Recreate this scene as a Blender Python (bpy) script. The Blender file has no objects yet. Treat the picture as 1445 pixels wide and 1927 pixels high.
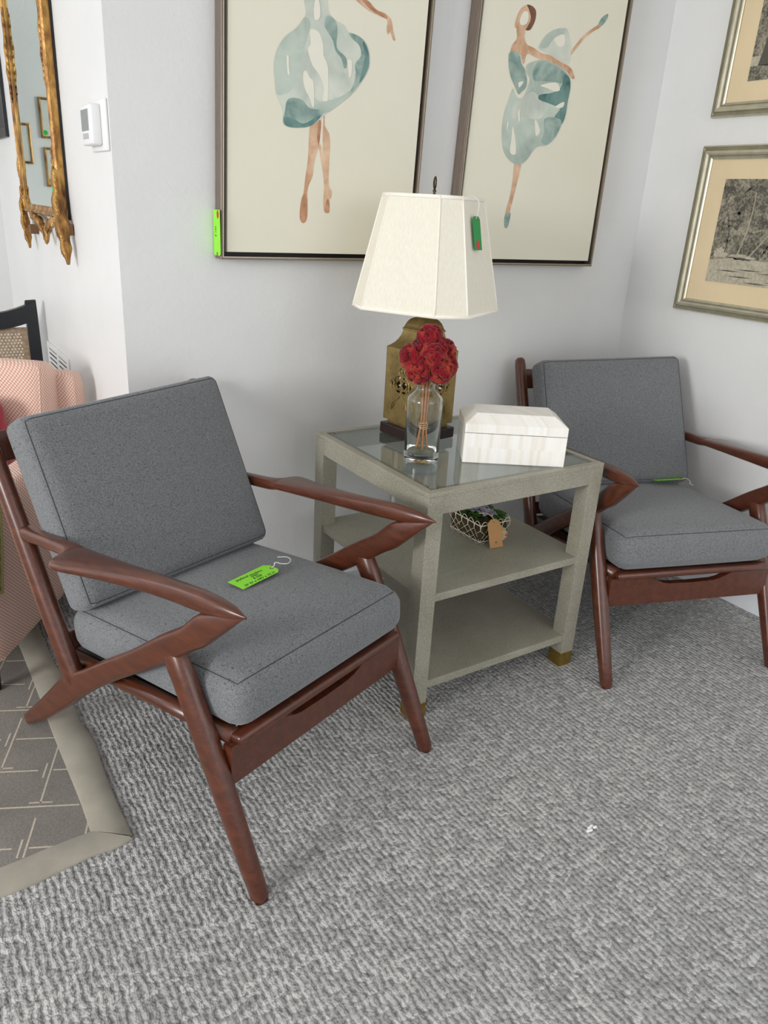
import bpy, bmesh, math, random
from mathutils import Vector, Matrix, noise as mnoise
random.seed(7)
S = bpy.context.scene
COL = S.collection
PI = math.pi

# ------------------------------------------------------------------ camera
IW, IH, F = 1445.0, 1927.0, 1422.0
YAW, PITCH, ROLL = 0.5919, 0.3819, -0.0605
CAMP = Vector((-0.5579, -2.1692, 1.3401))
fwd = Vector((math.sin(YAW)*math.cos(PITCH), math.cos(YAW)*math.cos(PITCH), -math.sin(PITCH)))
rgt = Vector((math.cos(YAW), -math.sin(YAW), 0))
dwn = fwd.cross(rgt)
cr, sr = math.cos(ROLL), math.sin(ROLL)
R2 = rgt*cr + dwn*sr
D2 = dwn*cr - rgt*sr
cd = bpy.data.cameras.new('camera'); cam = bpy.data.objects.new('camera', cd); COL.objects.link(cam)
cd.sensor_fit = 'VERTICAL'; cd.sensor_height = 36.0; cd.sensor_width = 36.0*IW/IH
cd.lens = F/IH*36.0
cd.clip_start = 0.02
cam.matrix_world = Matrix(((R2.x, -D2.x, -fwd.x, CAMP.x), (R2.y, -D2.y, -fwd.y, CAMP.y), (R2.z, -D2.z, -fwd.z, CAMP.z), (0, 0, 0, 1)))
S.camera = cam

def at(px, py, axis, val):
    """point where the sight line of a photo pixel meets a real plane of the room"""
    d = R2*((px-IW/2)/F) + D2*((py-IH/2)/F) + fwd
    t = (val-CAMP[axis])/d[axis]
    return CAMP + d*t

# ------------------------------------------------------------------ light
S.view_settings.view_transform = 'Standard'
S.view_settings.look = 'None'
S.view_settings.gamma = 1.0
S.view_settings.use_curve_mapping = False
S.view_settings.exposure = 0.11
w = bpy.data.worlds.new('daylight'); S.world = w; w.use_nodes = True
bg = w.node_tree.nodes['Background']
bg.inputs[0].default_value = (0.955, 0.98, 1.0, 1); bg.inputs[1].default_value = 0.80

def area_light(name, loc, target, sx, sy, power, color):
    l = bpy.data.lights.new(name, 'AREA'); l.shape = 'RECTANGLE'; l.size = sx; l.size_y = sy
    l.energy = power; l.color = color
    o = bpy.data.objects.new(name, l); COL.objects.link(o)
    o.location = loc
    d = Vector(target)-Vector(loc)
    o.rotation_euler = d.to_track_quat('-Z', 'Y').to_euler()
    return o
area_light('window_light_near', (-5.6, -2.1, 1.85), (0.8, -0.6, 0.6), 1.6, 1.5, 178, (1.0, 0.995, 0.985))
area_light('added_fill_light', (1.3, -3.9, 1.7), (1.4, 0.0, 1.0), 2.4, 1.6, 15, (0.97, 0.985, 1.0))  # added soft fill behind the camera, lifts the back wall and right corner
area_light('window_light_far', (-3.6, 1.25, 2.1), (0.0, 0.4, 0.9), 0.9, 1.0, 7, (0.90, 0.95, 1.0))

# ------------------------------------------------------------------ helpers
def tag(o, label=None, cat=None, group=None, kind=None):
    if label: o['label'] = label
    if cat: o['category'] = cat
    if group: o['group'] = group
    if kind: o['kind'] = kind
    return o

def thing(name, label, cat, loc=(0, 0, 0), rz=0.0, group=None):
    o = bpy.data.objects.new(name, None); COL.objects.link(o)
    o.empty_display_size = 0.1
    o.location = loc; o.rotation_euler = (0, 0, rz)
    return tag(o, label, cat, group)

def mesh_obj(name, verts, faces, mats, parent=None, smooth=True, mi=None, label=None, angle=None):
    me = bpy.data.meshes.new(name); me.from_pydata([tuple(v) for v in verts], [], faces)
    me.update()
    return finish(name, me, mats, parent, smooth, mi, label, angle)

def finish(name, me, mats, parent=None, smooth=True, mi=None, label=None, angle=None):
    if not isinstance(mats, (list, tuple)): mats = [mats]
    for m in mats: me.materials.append(m)
    if mi:
        for p, k in zip(me.polygons, mi): p.material_index = k
    bm = bmesh.new(); bm.from_mesh(me)
    bmesh.ops.recalc_face_normals(bm, faces=bm.faces)
    bm.to_mesh(me); bm.free()
    if smooth:
        me.polygons.foreach_set('use_smooth', [True]*len(me.polygons))
        if angle: 
            try: me.set_sharp_from_angle(angle=math.radians(angle))
            except Exception: pass
    o = bpy.data.objects.new(name, me); COL.objects.link(o)
    if parent: o.parent = parent
    if label: o['label'] = label
    return o

class MB:
    """collects shapes of ONE part into one mesh"""
    def __init__(s): s.v = []; s.f = []; s.m = []
    def add(s, v, f, m=0):
        n = len(s.v); s.v += [tuple(x) for x in v]; s.f += [tuple(i+n for i in q) for q in f]; s.m += [m]*len(f)
        return s
    def box(s, a, b, bev=0.0, seg=2, m=0, mat=None):
        bm = bmesh.new(); bmesh.ops.create_cube(bm, size=1)
        c = [(a[i]+b[i])/2 for i in range(3)]; d = [b[i]-a[i] for i in range(3)]
        for v in bm.verts: v.co = Vector((v.co.x*d[0]+c[0], v.co.y*d[1]+c[1], v.co.z*d[2]+c[2]))
        if bev: bmesh.ops.bevel(bm, geom=bm.edges[:], offset=bev, segments=seg, affect='EDGES', profile=0.5)
        if mat: bm.transform(mat)
        bm.verts.index_update()
        s.add([v.co[:] for v in bm.verts], [[v.index for v in f.verts] for f in bm.faces], m); bm.free(); return s
    def tube(s, pts, r, seg=10, m=0, closed=False, cap=True):
        pts = [Vector(p) for p in pts]; n = len(pts)
        rr = r if isinstance(r, (list, tuple)) else [r]*n
        V = []; Fc = []
        up = None
        for i, p in enumerate(pts):
            if closed: t = pts[(i+1) % n]-pts[i-1]
            else: t = pts[min(i+1, n-1)]-pts[max(i-1, 0)]
            t = t.normalized() if t.length > 1e-9 else Vector((0, 0, 1))
            if up is None:
                up = Vector((0, 0, 1)) if abs(t.z) < 0.9 else Vector((1, 0, 0))
            a = up-t*up.dot(t); a = a.normalized() if a.length > 1e-6 else t.orthogonal().normalized()
            up = a; b = t.cross(a)
            for k in range(seg):
                an = 2*PI*k/seg; V.append(p+(a*math.cos(an)+b*math.sin(an))*rr[i])
        last = n if closed else n-1
        for i in range(last):
            for k in range(seg):
                Fc.append((i*seg+k, i*seg+(k+1) % seg, ((i+1) % n)*seg+(k+1) % seg, ((i+1) % n)*seg+k))
        if cap and not closed:
            Fc.append(tuple(range(seg))); Fc.append(tuple((n-1)*seg+k for k in range(seg)))
        return s.add(V, Fc, m)
    def lathe(s, prof, seg=40, m=0, c=(0, 0, 0), close=False):
        V = []; Fc = []
        for r, z in prof:
            for k in range(seg):
                a = 2*PI*k/seg; V.append((c[0]+r*math.cos(a), c[1]+r*math.sin(a), c[2]+z))
        n = len(prof)
        for i in range(n-1 if not close else n):
            j = (i+1) % n
            for k in range(seg): Fc.append((i*seg+k, i*seg+(k+1) % seg, j*seg+(k+1) % seg, j*seg+k))
        if not close:
            Fc.append(tuple(range(seg))); Fc.append(tuple((n-1)*seg+k for k in range(seg)))
        return s.add(V, Fc, m)
    def loft(s, rings, m=0, cap=True):
        n = len(rings[0]); V = [p for r in rings for p in r]; Fc = []
        for i in range(len(rings)-1):
            for k in range(n): Fc.append((i*n+k, i*n+(k+1) % n, (i+1)*n+(k+1) % n, (i+1)*n+k))
        if cap: Fc.append(tuple(range(n))); Fc.append(tuple((len(rings)-1)*n+k for k in range(n)))
        return s.add(V, Fc, m)
    def ball(s, c, r, m=0, sub=2, sc=(1, 1, 1), rot=None):
        bm = bmesh.new(); bmesh.ops.create_icosphere(bm, subdivisions=sub, radius=r)
        M = Matrix.Diagonal((*sc, 1))
        if rot is not None: M = rot.to_4x4() @ M
        bm.transform(Matrix.Translation(c) @ M); bm.verts.index_update()
        s.add([v.co[:] for v in bm.verts], [[v.index for v in f.verts] for f in bm.faces], m); bm.free(); return s
    def build(s, name, mats, parent=None, smooth=True, label=None, angle=None):
        return mesh_obj(name, s.v, s.f, mats, parent, smooth, s.m, label, angle)

def superellipse(n, e):
    out = []
    for k in range(n):
        a = 2*PI*k/n; c, q = math.cos(a), math.sin(a)
        out.append((math.copysign(abs(c)**(2/e), c), math.copysign(abs(q)**(2/e), q)))
    return out

def catmull(pts, n=8, closed=False):
    pts = [Vector(p) for p in pts]; N = len(pts); out = []
    rng = range(N) if closed else range(N-1)
    for i in rng:
        if closed: p0, p1, p2, p3 = pts[i-1], pts[i], pts[(i+1) % N], pts[(i+2) % N]
        else: p0, p1, p2, p3 = pts[max(i-1, 0)], pts[i], pts[i+1], pts[min(i+2, N-1)]
        for k in range(n):
            t = k/n
            out.append(0.5*((2*p1)+(p2-p0)*t+(2*p0-5*p1+4*p2-p3)*t*t+(3*p1-p0-3*p2+p3)*t**3))
    if not closed: out.append(pts[-1])
    return out

def fill_poly(outline, holes=()):
    """planar polygon with holes -> verts, tris"""
    bm = bmesh.new(); E = []
    for loop in [outline]+list(holes):
        vs = [bm.verts.new(p) for p in loop]
        for i in range(len(vs)): E.append(bm.edges.new((vs[i], vs[(i+1) % len(vs)])))
    bmesh.ops.triangle_fill(bm, use_beauty=True, use_dissolve=False, edges=E)
    bm.verts.index_update()
    v = [x.co.copy() for x in bm.verts]; f = [tuple(y.index for y in x.verts) for x in bm.faces]; bm.free()
    return v, f

def slab(outline, holes, n, th):
    """polygon with holes, given thickness th along n"""
    v, f = fill_poly(outline, holes); n = Vector(n).normalized()*th
    N = len(v); V = v+[p+n for p in v]; Fc = list(f)+[tuple(i+N for i in reversed(q)) for q in f]
    st = 0
    for loop in [outline]+list(holes):
        L = len(loop)
        for i in range(L): Fc.append((st+i, st+(i+1) % L, st+(i+1) % L+N, st+i+N))
        st += L
    return V, Fc

def rbox(c, half, r, n=14, puff=(0, 0), rot=None, sag=None):
    """soft rounded box (cushion); verts, faces, mapping function"""
    bm = bmesh.new(); bmesh.ops.create_cube(bm, size=2)
    bmesh.ops.subdivide_edges(bm, edges=bm.edges[:], cuts=n, use_grid_fill=True)
    half = Vector(half); c = Vector(c)
    def mp(p):
        # denser sampling near the rounded edges
        q = Vector([math.copysign(abs(x)**0.8, x) for x in p])
        P = Vector((q.x*half.x, q.y*half.y, q.z*half.z))
        I = Vector([max(-(half[i]-r), min(half[i]-r, P[i])) for i in range(3)])
        d = P-I
        if d.length > 1e-9:
            m = max(abs(d.x), abs(d.y), abs(d.z)); P = I+d.normalized()*m
        g = max(0, 1-q.x*q.x)*max(0, 1-q.y*q.y)
        P.z += (puff[0] if P.z > 0 else -puff[1])*g**0.7*abs(P.z)/half.z
        s1 = max(0, 1-q.z*q.z)
        P.x += 0.006*q.x*s1; P.y += 0.006*q.y*s1
        if sag: P = sag(P)
        if rot is not None: P = rot @ P
        return P+c
    V = [mp(v.co) for v in bm.verts]; bm.verts.index_update()
    Fc = [[v.index for v in f.verts] for f in bm.faces]; bm.free()
    return V, Fc, mp

def text_part(name, body, size, mat, M, parent, shear=0.25, align='LEFT', space=1.0):
    cu = bpy.data.curves.new(name, 'FONT'); cu.body = body; cu.size = size; cu.align_x = align
    cu.shear = shear; cu.offset = size*0.018; cu.resolution_u = 3; cu.extrude = 0.00005; cu.space_character = space
    t = bpy.data.objects.new(name, cu); COL.objects.link(t)
    dg = bpy.context.evaluated_depsgraph_get()
    me = bpy.data.meshes.new_from_object(t.evaluated_get(dg))
    bpy.data.objects.remove(t); bpy.data.curves.remove(cu)
    me.transform(M); me.name = name
    me.materials.clear(); me.materials.append(mat)
    o = bpy.data.objects.new(name, me); COL.objects.link(o)
    if parent: o.parent = parent
    return o

# ------------------------------------------------------------------ materials
def srgb(r, g, b):
    f = lambda x: (x/255/12.92) if x/255 <= 0.04045 else ((x/255+0.055)/1.055)**2.4
    return (f(r), f(g), f(b), 1)

class NT:
    def __init__(s, name):
        s.m = bpy.data.materials.new(name); s.m.use_nodes = True; s.t = s.m.node_tree
        s.b = s.t.nodes['Principled BSDF']; s.tc = None
    def n(s, kind, **kw):
        x = s.t.nodes.new('ShaderNode'+kind)
        for k, v in kw.items():
            if k in x.inputs: x.inputs[k].default_value = v
            else: setattr(x, k, v)
        return x
    def l(s, a, b): s.t.links.new(a, b)
    def co(s, scale=(1, 1, 1), rot=(0, 0, 0), loc=(0, 0, 0), src='Object'):
        if not s.tc: s.tc = s.n('TexCoord')
        mp = s.n('Mapping'); mp.inputs['Scale'].default_value = scale; mp.inputs['Rotation'].default_value = rot
        mp.inputs['Location'].default_value = loc
        s.l(s.tc.outputs[src], mp.inputs['Vector']); return mp.outputs[0]
    def noise(s, vec, scale, detail=3, rough=0.5, dist=0.0):
        x = s.n('TexNoise'); x.inputs['Scale'].default_value = scale; x.inputs['Detail'].default_value = detail
        x.inputs['Roughness'].default_value = rough; x.inputs['Distortion'].default_value = dist
        s.l(vec, x.inputs['Vector']); return x.outputs['Fac']
    def ramp(s, fac, stops, interp='LINEAR'):
        x = s.n('ValToRGB'); x.color_ramp.interpolation = interp
        e = x.color_ramp.elements
        while len(e) < len(stops): e.new(0.5)
        for i, (p, c) in enumerate(stops): e[i].position = p; e[i].color = c if len(c) == 4 else (*c, 1)
        s.l(fac, x.inputs[0]); return x.outputs[0]
    def mix(s, fac, a, b, mode='MIX'):
        x = s.n('Mix'); x.data_type = 'RGBA'; x.blend_type = mode
        for val, i in ((fac, 0), (a, 6), (b, 7)):
            if hasattr(val, 'is_output') or isinstance(val, bpy.types.NodeSocket): s.l(val, x.inputs[i])
            else: x.inputs[i].default_value = val
        return x.outputs[2]
    def bump(s, h, strength, dist=0.001, prev=None):
        x = s.n('Bump'); x.inputs['Strength'].default_value = strength; x.inputs['Distance'].default_value = dist
        s.l(h, x.inputs['Height'])
        if prev: s.l(prev, x.inputs['Normal'])
        return x.outputs[0]
    def math(s, op, a, b=None):
        x = s.n('Math'); x.operation = op
        for v, i in ((a, 0), (b, 1)):
            if v is None: continue
            if isinstance(v, bpy.types.NodeSocket): s.l(v, x.inputs[i])
            else: x.inputs[i].default_value = v
        return x.outputs[0]
    def out(s, color=None, rough=0.5, normal=None, metal=0.0, spec=0.5, coat=0.0, sheen=0.0):
        if color is not None:
            if isinstance(color, bpy.types.NodeSocket): s.l(color, s.b.inputs['Base Color'])
            else: s.b.inputs['Base Color'].default_value = color
        if isinstance(rough, bpy.types.NodeSocket): s.l(rough, s.b.inputs['Roughness'])
        else: s.b.inputs['Roughness'].default_value = rough
        if normal is not None: s.l(normal, s.b.inputs['Normal'])
        s.b.inputs['Metallic'].default_value = metal; s.b.inputs['Specular IOR Level'].default_value = spec
        s.b.inputs['Coat Weight'].default_value = coat; s.b.inputs['Coat Roughness'].default_value = 0.25
        s.b.inputs['Sheen Weight'].default_value = sheen
        return s.m

def m_plain(name, c, rough=0.5, metal=0.0, spec=0.5, vary=0.08, scale=30, sheen=0.0, bump=0.0):
    t = NT(name); v = t.co(); f = t.noise(v, scale, 4)
    d = tuple(x*(1-vary) for x in c[:3])+(1,); u = tuple(min(1, x*(1+vary)) for x in c[:3])+(1,)
    nrm = t.bump(t.noise(v, scale*6, 2), bump) if bump else None
    return t.out(t.ramp(f, [(0.3, d), (0.7, u)]), rough, nrm, metal, spec, sheen=sheen)

def m_wall():
    t = NT('painted_wall'); v = t.co()
    a = t.noise(v, 3, 4); b = t.noise(v, 55, 4, 0.6); c = t.noise(v, 8, 2)
    col = t.ramp(a, [(0.3, srgb(227, 227, 226)), (0.7, srgb(232, 232, 231))])
    n1 = t.bump(b, 0.22, 0.004); n2 = t.bump(c, 0.15, 0.01, n1)
    return t.out(col, 0.45, n2, spec=0.35)

def m_carpet():
    t = NT('loop_carpet')
    v0 = t.co()
    # wobble of the loop rows (rows run along y)
    nz = t.n('TexNoise'); nz.inputs['Scale'].default_value = 24; nz.inputs['Detail'].default_value = 3
    t.l(v0, nz.inputs['Vector'])
    vm = t.n('VectorMath'); vm.operation = 'MULTIPLY_ADD'; vm.inputs[1].default_value = (0.015, 0.020, 0); 
    t.l(nz.outputs['Color'], vm.inputs[0]); t.l(v0, vm.inputs[2])
    mp = t.n('Mapping'); mp.inputs['Scale'].default_value = (69, 96, 1); t.l(vm.outputs[0], mp.inputs['Vector'])
    vo = t.n('TexVoronoi'); vo.voronoi_dimensions = '2D'; vo.inputs['Scale'].default_value = 1; vo.inputs['Randomness'].default_value = 0.95
    t.l(mp.outputs[0], vo.inputs['Vector'])
    mp3 = t.n('Mapping'); mp3.inputs['Scale'].default_value = (250, 170, 1); t.l(vm.outputs[0], mp3.inputs['Vector'])
    vo2 = t.n('TexVoronoi'); vo2.voronoi_dimensions = '2D'; vo2.inputs['Scale'].default_value = 1
    t.l(mp3.outputs[0], vo2.inputs['Vector'])
    wv = t.n('TexWave'); wv.wave_type = 'BANDS'; wv.bands_direction = 'X'; wv.inputs['Scale'].default_value = 6.283/(0.0145*20)
    wv.inputs['Distortion'].default_value = 2.2; wv.inputs['Detail'].default_value = 2; wv.inputs['Detail Scale'].default_value = 2.0
    t.l(vm.outputs[0], wv.inputs['Vector'])
    h = t.math('MULTIPLY', t.math('SUBTRACT', 1.0, t.math('POWER', vo.outputs['Distance'], 1.6)), 1.0)
    h2 = t.math('MULTIPLY_ADD', wv.outputs['Fac'], 0.85); h2.node.inputs[2].default_value = 0.0
    hh = t.math('ADD', h, h2)
    h3 = t.math('MULTIPLY', vo2.outputs['Distance'], -0.6)
    hh = t.math('ADD', hh, h3)
    fine = t.noise(v0, 900, 2); ff = t.math('MULTIPLY', fine, 0.25); hh = t.math('ADD', hh, ff)
    # yarn colours
    sx = t.n('SeparateColor'); t.l(vo.outputs['Color'], sx.inputs[0])
    yarn = t.ramp(sx.outputs[0], [(0.0, srgb(144, 143, 142)), (0.3, srgb(182, 181, 179)), (0.65, srgb(208, 207, 205)), (1.0, srgb(238, 237, 234))])
    big = t.noise(v0, 2.2, 3); streak = t.noise(t.co((60, 3, 1)), 1.0, 3)
    col = t.mix(0.35, yarn, t.ramp(streak, [(0.3, srgb(158, 157, 156)), (0.7, srgb(208, 207, 205))]))
    col = t.mix(0.25, col, t.ramp(big, [(0.3, srgb(152, 150, 150)), (0.7, srgb(190, 189, 186))]))
    nr = t.bump(hh, 1.0, 0.0040)
    # colour multiplied darker in the gaps between the loops, by loop height
    gap = t.ramp(hh, [(0.50, (0.20, 0.20, 0.20)), (1.25, (1, 1, 1))])
    col = t.mix(0.60, col, gap, 'MULTIPLY')
    return t.out(col, 0.95, nr, spec=0.12, sheen=0.15)

def m_wood():
    t = NT('walnut_stain'); v = t.co((3, 14, 14))
    a = t.noise(v, 4, 6, 0.6, 0.6); b = t.noise(t.co((12, 60, 60)), 3, 3)
    col = t.ramp(a, [(0.25, srgb(62, 28, 14)), (0.5, srgb(86, 40, 21)), (0.78, srgb(110, 57, 31))])
    col = t.mix(0.2, col, t.ramp(b, [(0.3, srgb(58, 26, 14)), (0.7, srgb(110, 57, 32))]))
    rg = t.ramp(a, [(0.2, (0.28,)*3), (0.8, (0.36,)*3)])
    return t.out(col, rg, t.bump(b, 0.05, 0.001), spec=0.5, coat=0.5)

def m_fabric():
    t = NT('grey_melange_fabric'); v = t.co()
    a = t.noise(t.co((420, 900, 700)), 1, 2); b = t.noise(t.co((900, 230, 600)), 1, 2)
    col = t.ramp(a, [(0.36, srgb(84, 86, 88)), (0.64, srgb(144, 146, 148))])
    col = t.mix(0.45, col, t.ramp(b, [(0.36, srgb(80, 82, 85)), (0.64, srgb(148, 150, 153))]))
    fl = t.noise(t.co((125, 430, 430)), 1, 1.5, 0.5)
    col = t.mix(t.ramp(fl, [(0.655, (0, 0, 0)), (0.69, (1, 1, 1))]), col, srgb(58, 58, 59))
    fl2 = t.noise(t.co((520, 150, 520), loc=(3, 5, 1)), 1, 1.5, 0.5)
    col = t.mix(t.ramp(fl2, [(0.675, (0, 0, 0)), (0.71, (1, 1, 1))]), col, srgb(66, 66, 68))
    big = t.noise(v, 5, 2)
    n1 = t.bump(a, 0.35, 0.0006); n2 = t.bump(big, 0.12, 0.01, n1)
    return t.out(col, 0.92, n2, spec=0.15, sheen=0.25)

def m_shagreen():
    t = NT('grey_shagreen'); v = t.co()
    vo = t.n('TexVoronoi'); vo.inputs['Scale'].default_value = 330; t.l(v, vo.inputs['Vector'])
    a = t.noise(v, 7, 4); b = t.noise(t.co((6, 40, 40)), 1, 3)
    col = t.ramp(a, [(0.3, srgb(146, 142, 126)), (0.7, srgb(170, 166, 150))])
    pale = t.ramp(b, [(0.66, (0, 0, 0)), (0.82, (1, 1, 1))])
    dots = t.ramp(vo.outputs['Distance'], [(0.2, srgb(196, 192, 176)), (0.6, srgb(132, 128, 112))])
    col = t.mix(0.4, col, dots); col = t.mix(t.math('MULTIPLY', pale, 0.35), col, srgb(196, 194, 180))
    return t.out(col, 0.42, t.bump(vo.outputs['Distance'], 0.3, -0.0008), spec=0.45)

def m_brass(name='aged_brass', lo=(128, 108, 64), hi=(182, 158, 104), rough=0.38):
    t = NT(name); v = t.co(); a = t.noise(v, 22, 5, 0.6)
    return t.out(t.ramp(a, [(0.25, srgb(*lo)), (0.75, srgb(*hi))]), t.ramp(a, [(0.2, (rough+0.1,)*3), (0.8, (rough-0.06,)*3)]), None, metal=0.85)

def m_gilt():
    t = NT('gilt_wood'); v = t.co(); a = t.noise(t.co((22, 22, 7)), 1.6, 6, 0.62, 0.5); b = t.noise(v, 120, 3)
    col = t.ramp(a, [(0.32, srgb(78, 46, 24)), (0.46, srgb(146, 102, 50)), (0.6, srgb(194, 150, 80)), (0.78, srgb(226, 192, 122))])
    return t.out(col, 0.42, t.bump(b, 0.5, 0.0025), metal=0.45)

def m_glass(name, tint=(1, 1, 1, 1), rough=0.0, ior=1.5):
    t = NT(name); b = t.b
    b.inputs['Base Color'].default_value = tint; b.inputs['Transmission Weight'].default_value = 1.0
    b.inputs['Roughness'].default_value = rough; b.inputs['IOR'].default_value = ior
    return t.m

def m_frame_wood():
    t = NT('champagne_frame_wood'); a = t.noise(t.co((120, 120, 5)), 3, 3)
    return t.out(t.ramp(a, [(0.3, srgb(116, 103, 92)), (0.7, srgb(138, 124, 112))]), 0.42, None, metal=0.35)

def m_water(name, lo, hi, sc=14):
    t = NT(name); v = t.co(); a = t.noise(v, sc, 5, 0.55, 1.2); b = t.noise(v, sc*0.45, 2, 0.5, 0.6)
    mid = tuple((lo[i]+hi[i])/2 for i in range(3))+(1,)
    pale = tuple(min(1, hi[i]*1.15+0.04) for i in range(3))+(1,)
    c1 = t.ramp(a, [(0.30, lo), (0.5, mid), (0.68, hi)])
    col = t.mix(t.ramp(b, [(0.42, (0, 0, 0)), (0.66, (0.75, 0.75, 0.75))]), c1, pale)
    return t.out(col, 0.65, None, spec=0.2)

def m_pink():
    t = NT('pink_woven_upholstery')
    sx = t.n('SeparateXYZ'); t.l(t.co((1, 1, 1)), sx.inputs[0])
    cb = t.n('CombineXYZ'); t.l(t.math('MULTIPLY', t.math('ADD', sx.outputs[0], sx.outputs[1]), 120.0), cb.inputs[0]); t.l(t.math('MULTIPLY', sx.outputs[2], 120.0), cb.inputs[1])
    mp = t.n('Mapping'); mp.inputs['Rotation'].default_value = (0, 0, 0.7854); t.l(cb.outputs[0], mp.inputs['Vector'])
    vo = t.n('TexVoronoi'); vo.voronoi_dimensions = '2D'; vo.inputs['Scale'].default_value = 1; vo.inputs['Randomness'].default_value = 0.0
    t.l(mp.outputs[0], vo.inputs['Vector']); h = vo.outputs['Distance']
    col = t.ramp(h, [(0.22, srgb(238, 218, 200)), (0.55, srgb(200, 142, 130))])
    return t.out(col, 0.9, t.bump(h, 0.3, -0.0012), spec=0.15, sheen=0.15)

def m_rug():
    t = NT('grey_lattice_rug'); v = t.co()
    a = t.noise(v, 260, 3); b = t.noise(v, 6, 3)
    col = t.ramp(a, [(0.3, srgb(118, 113, 108)), (0.7, srgb(150, 145, 138))])
    col = t.mix(0.35, col, t.ramp(b, [(0.3, srgb(112, 108, 104)), (0.7, srgb(152, 148, 140))]))
    return t.out(col, 0.95, t.bump(a, 0.5, 0.0015), spec=0.1)

def m_bone():
    t = NT('bone_inlay')
    # strips: a cell colour per strip along the box
    vo = t.n('TexVoronoi'); vo.voronoi_dimensions = '1D'; vo.inputs['Scale'].default_value = 95
    sx = t.n('SeparateXYZ'); t.l(t.co(), sx.inputs[0]); 
    row = t.math('FLOOR', t.math('MULTIPLY', t.math('ADD', sx.outputs[2], 0.0), 1/0.0445))
    t.l(t.math('ADD', t.math('ADD', sx.outputs[0], t.math('MULTIPLY', row, 3.37)), t.math('MULTIPLY', sx.outputs[1], 0.6)), vo.inputs['W'])
    sc = t.n('SeparateColor'); t.l(vo.outputs['Color'], sc.inputs[0])
    a = t.noise(t.co((200, 200, 20)), 1, 2)
    col = t.ramp(sc.outputs[0], [(0, srgb(240, 232, 218)), (0.35, srgb(250, 246, 238)), (0.7, srgb(253, 251, 246)), (1, srgb(244, 238, 226))])
    col = t.mix(0.2, col, t.ramp(a, [(0.3, srgb(240, 234, 222)), (0.7, srgb(254, 252, 248))]))
    return t.out(col, 0.35, None, spec=0.4)

def m_shade():
    t = NT('ivory_silk_shade'); a = t.noise(t.co((300, 300, 30)), 1, 3)
    t.out(t.ramp(a, [(0.3, srgb(232, 226, 209)), (0.7, srgb(240, 235, 220))]), 0.8, t.bump(a, 0.1, 0.0006), spec=0.2)
    t.b.inputs['Subsurface Weight'].default_value = 0.0
    return t.m

def m_print():
    t = NT('etched_landscape'); v = t.co()
    a = t.noise(v, 20, 8, 0.72, 0.8); b = t.noise(v, 110, 4, 0.7)
    col = t.ramp(a, [(0.38, srgb(58, 56, 50)), (0.5, srgb(108, 104, 92)), (0.62, srgb(178, 170, 150))])
    col = t.mix(0.5, col, t.ramp(b, [(0.4, srgb(58, 56, 50)), (0.62, srgb(178, 170, 150))]))
    return t.out(col, 0.6, None, spec=0.3)

def m_velvet():
    t = NT('red_velvet_flower'); v = t.co(); a = t.noise(v, 28, 3); b = t.noise(v, 700, 2)
    col = t.ramp(a, [(0.30, srgb(96, 6, 20)), (0.5, srgb(132, 16, 28)), (0.66, srgb(166, 62, 40))])
    return t.out(col, 0.9, t.bump(b, 0.5, 0.001), spec=0.1, sheen=0.22)

def m_cane():
    t = NT('woven_cane'); v = t.co(); a = t.noise(v, 60, 3)
    return t.out(t.ramp(a, [(0.3, srgb(150, 128, 104)), (0.7, srgb(190, 168, 140))]), 0.6)

def m_soil():
    t = NT('moss_and_twigs'); v = t.co(); a = t.noise(v, 120, 5, 0.7)
    return t.out(t.ramp(a, [(0.3, srgb(36, 26, 18)), (0.5, srgb(84, 66, 40)), (0.62, srgb(60, 66, 32)), (0.8, srgb(140, 112, 74))]), 0.95, t.bump(a, 1.0, 0.01))

M_WALL = m_wall(); M_CARPET = m_carpet(); M_WOOD = m_wood(); M_FAB = m_fabric(); M_SHAG = m_shagreen()
M_BRASS = m_brass(); M_GILT = m_gilt(); M_FRW = m_frame_wood(); M_PINK = m_pink(); M_RUG = m_rug(); M_BONE = m_bone()
M_SHADE = m_shade(); M_PRINT = m_print(); M_VELVET = m_velvet(); M_CANE = m_cane(); M_SOIL = m_soil()
M_SEAM = m_plain('fabric_seam', srgb(76, 78, 80), 0.95, spec=0.1)
M_WHITE = m_plain('white_plastic', srgb(236, 236, 236), 0.4, vary=0.01)
M_TRIM = m_plain('white_trim_paint', srgb(228, 230, 234), 0.4, vary=0.02)
M_CEIL = m_plain('ceiling_paint', srgb(240, 240, 240), 0.9, vary=0.01)
M_BLACK = m_plain('black_gap', srgb(14, 14, 18), 0.5)
M_BLACKP = m_plain('black_lacquer', srgb(30, 34, 40), 0.4)
M_CANVAS = m_plain('cream_canvas', srgb(236, 232, 214), 0.75, vary=0.015, scale=4, spec=0.2)
M_LIP = m_plain('silver_gilt_lip', srgb(190, 178, 158), 0.3, metal=0.7)
M_SILVER = m_plain('silver_leaf_frame', srgb(196, 190, 168), 0.3, metal=0.6, vary=0.1)
M_SILVERD = m_plain('olive_silver_frame', srgb(128, 124, 104), 0.4, metal=0.4, vary=0.1)
M_MAT = m_plain('tan_mat_board', srgb(226, 205, 168), 0.8, vary=0.03, scale=8)
M_INK = m_plain('print_ink', srgb(84, 81, 72), 0.7)
M_PAPER = m_plain('print_paper', srgb(180, 172, 152), 0.7, vary=0.22, scale=90)
M_LIME = m_plain('lime_card', srgb(150, 236, 60), 0.6, vary=0.02)
M_GREEN = m_plain('green_card', srgb(46, 150, 78), 0.6, vary=0.03)
M_MINT = m_plain('mint_card', srgb(48, 214, 140), 0.6, vary=0.03)
M_RED = m_plain('red_sticker', srgb(206, 60, 66), 0.6, vary=0.03)
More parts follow.
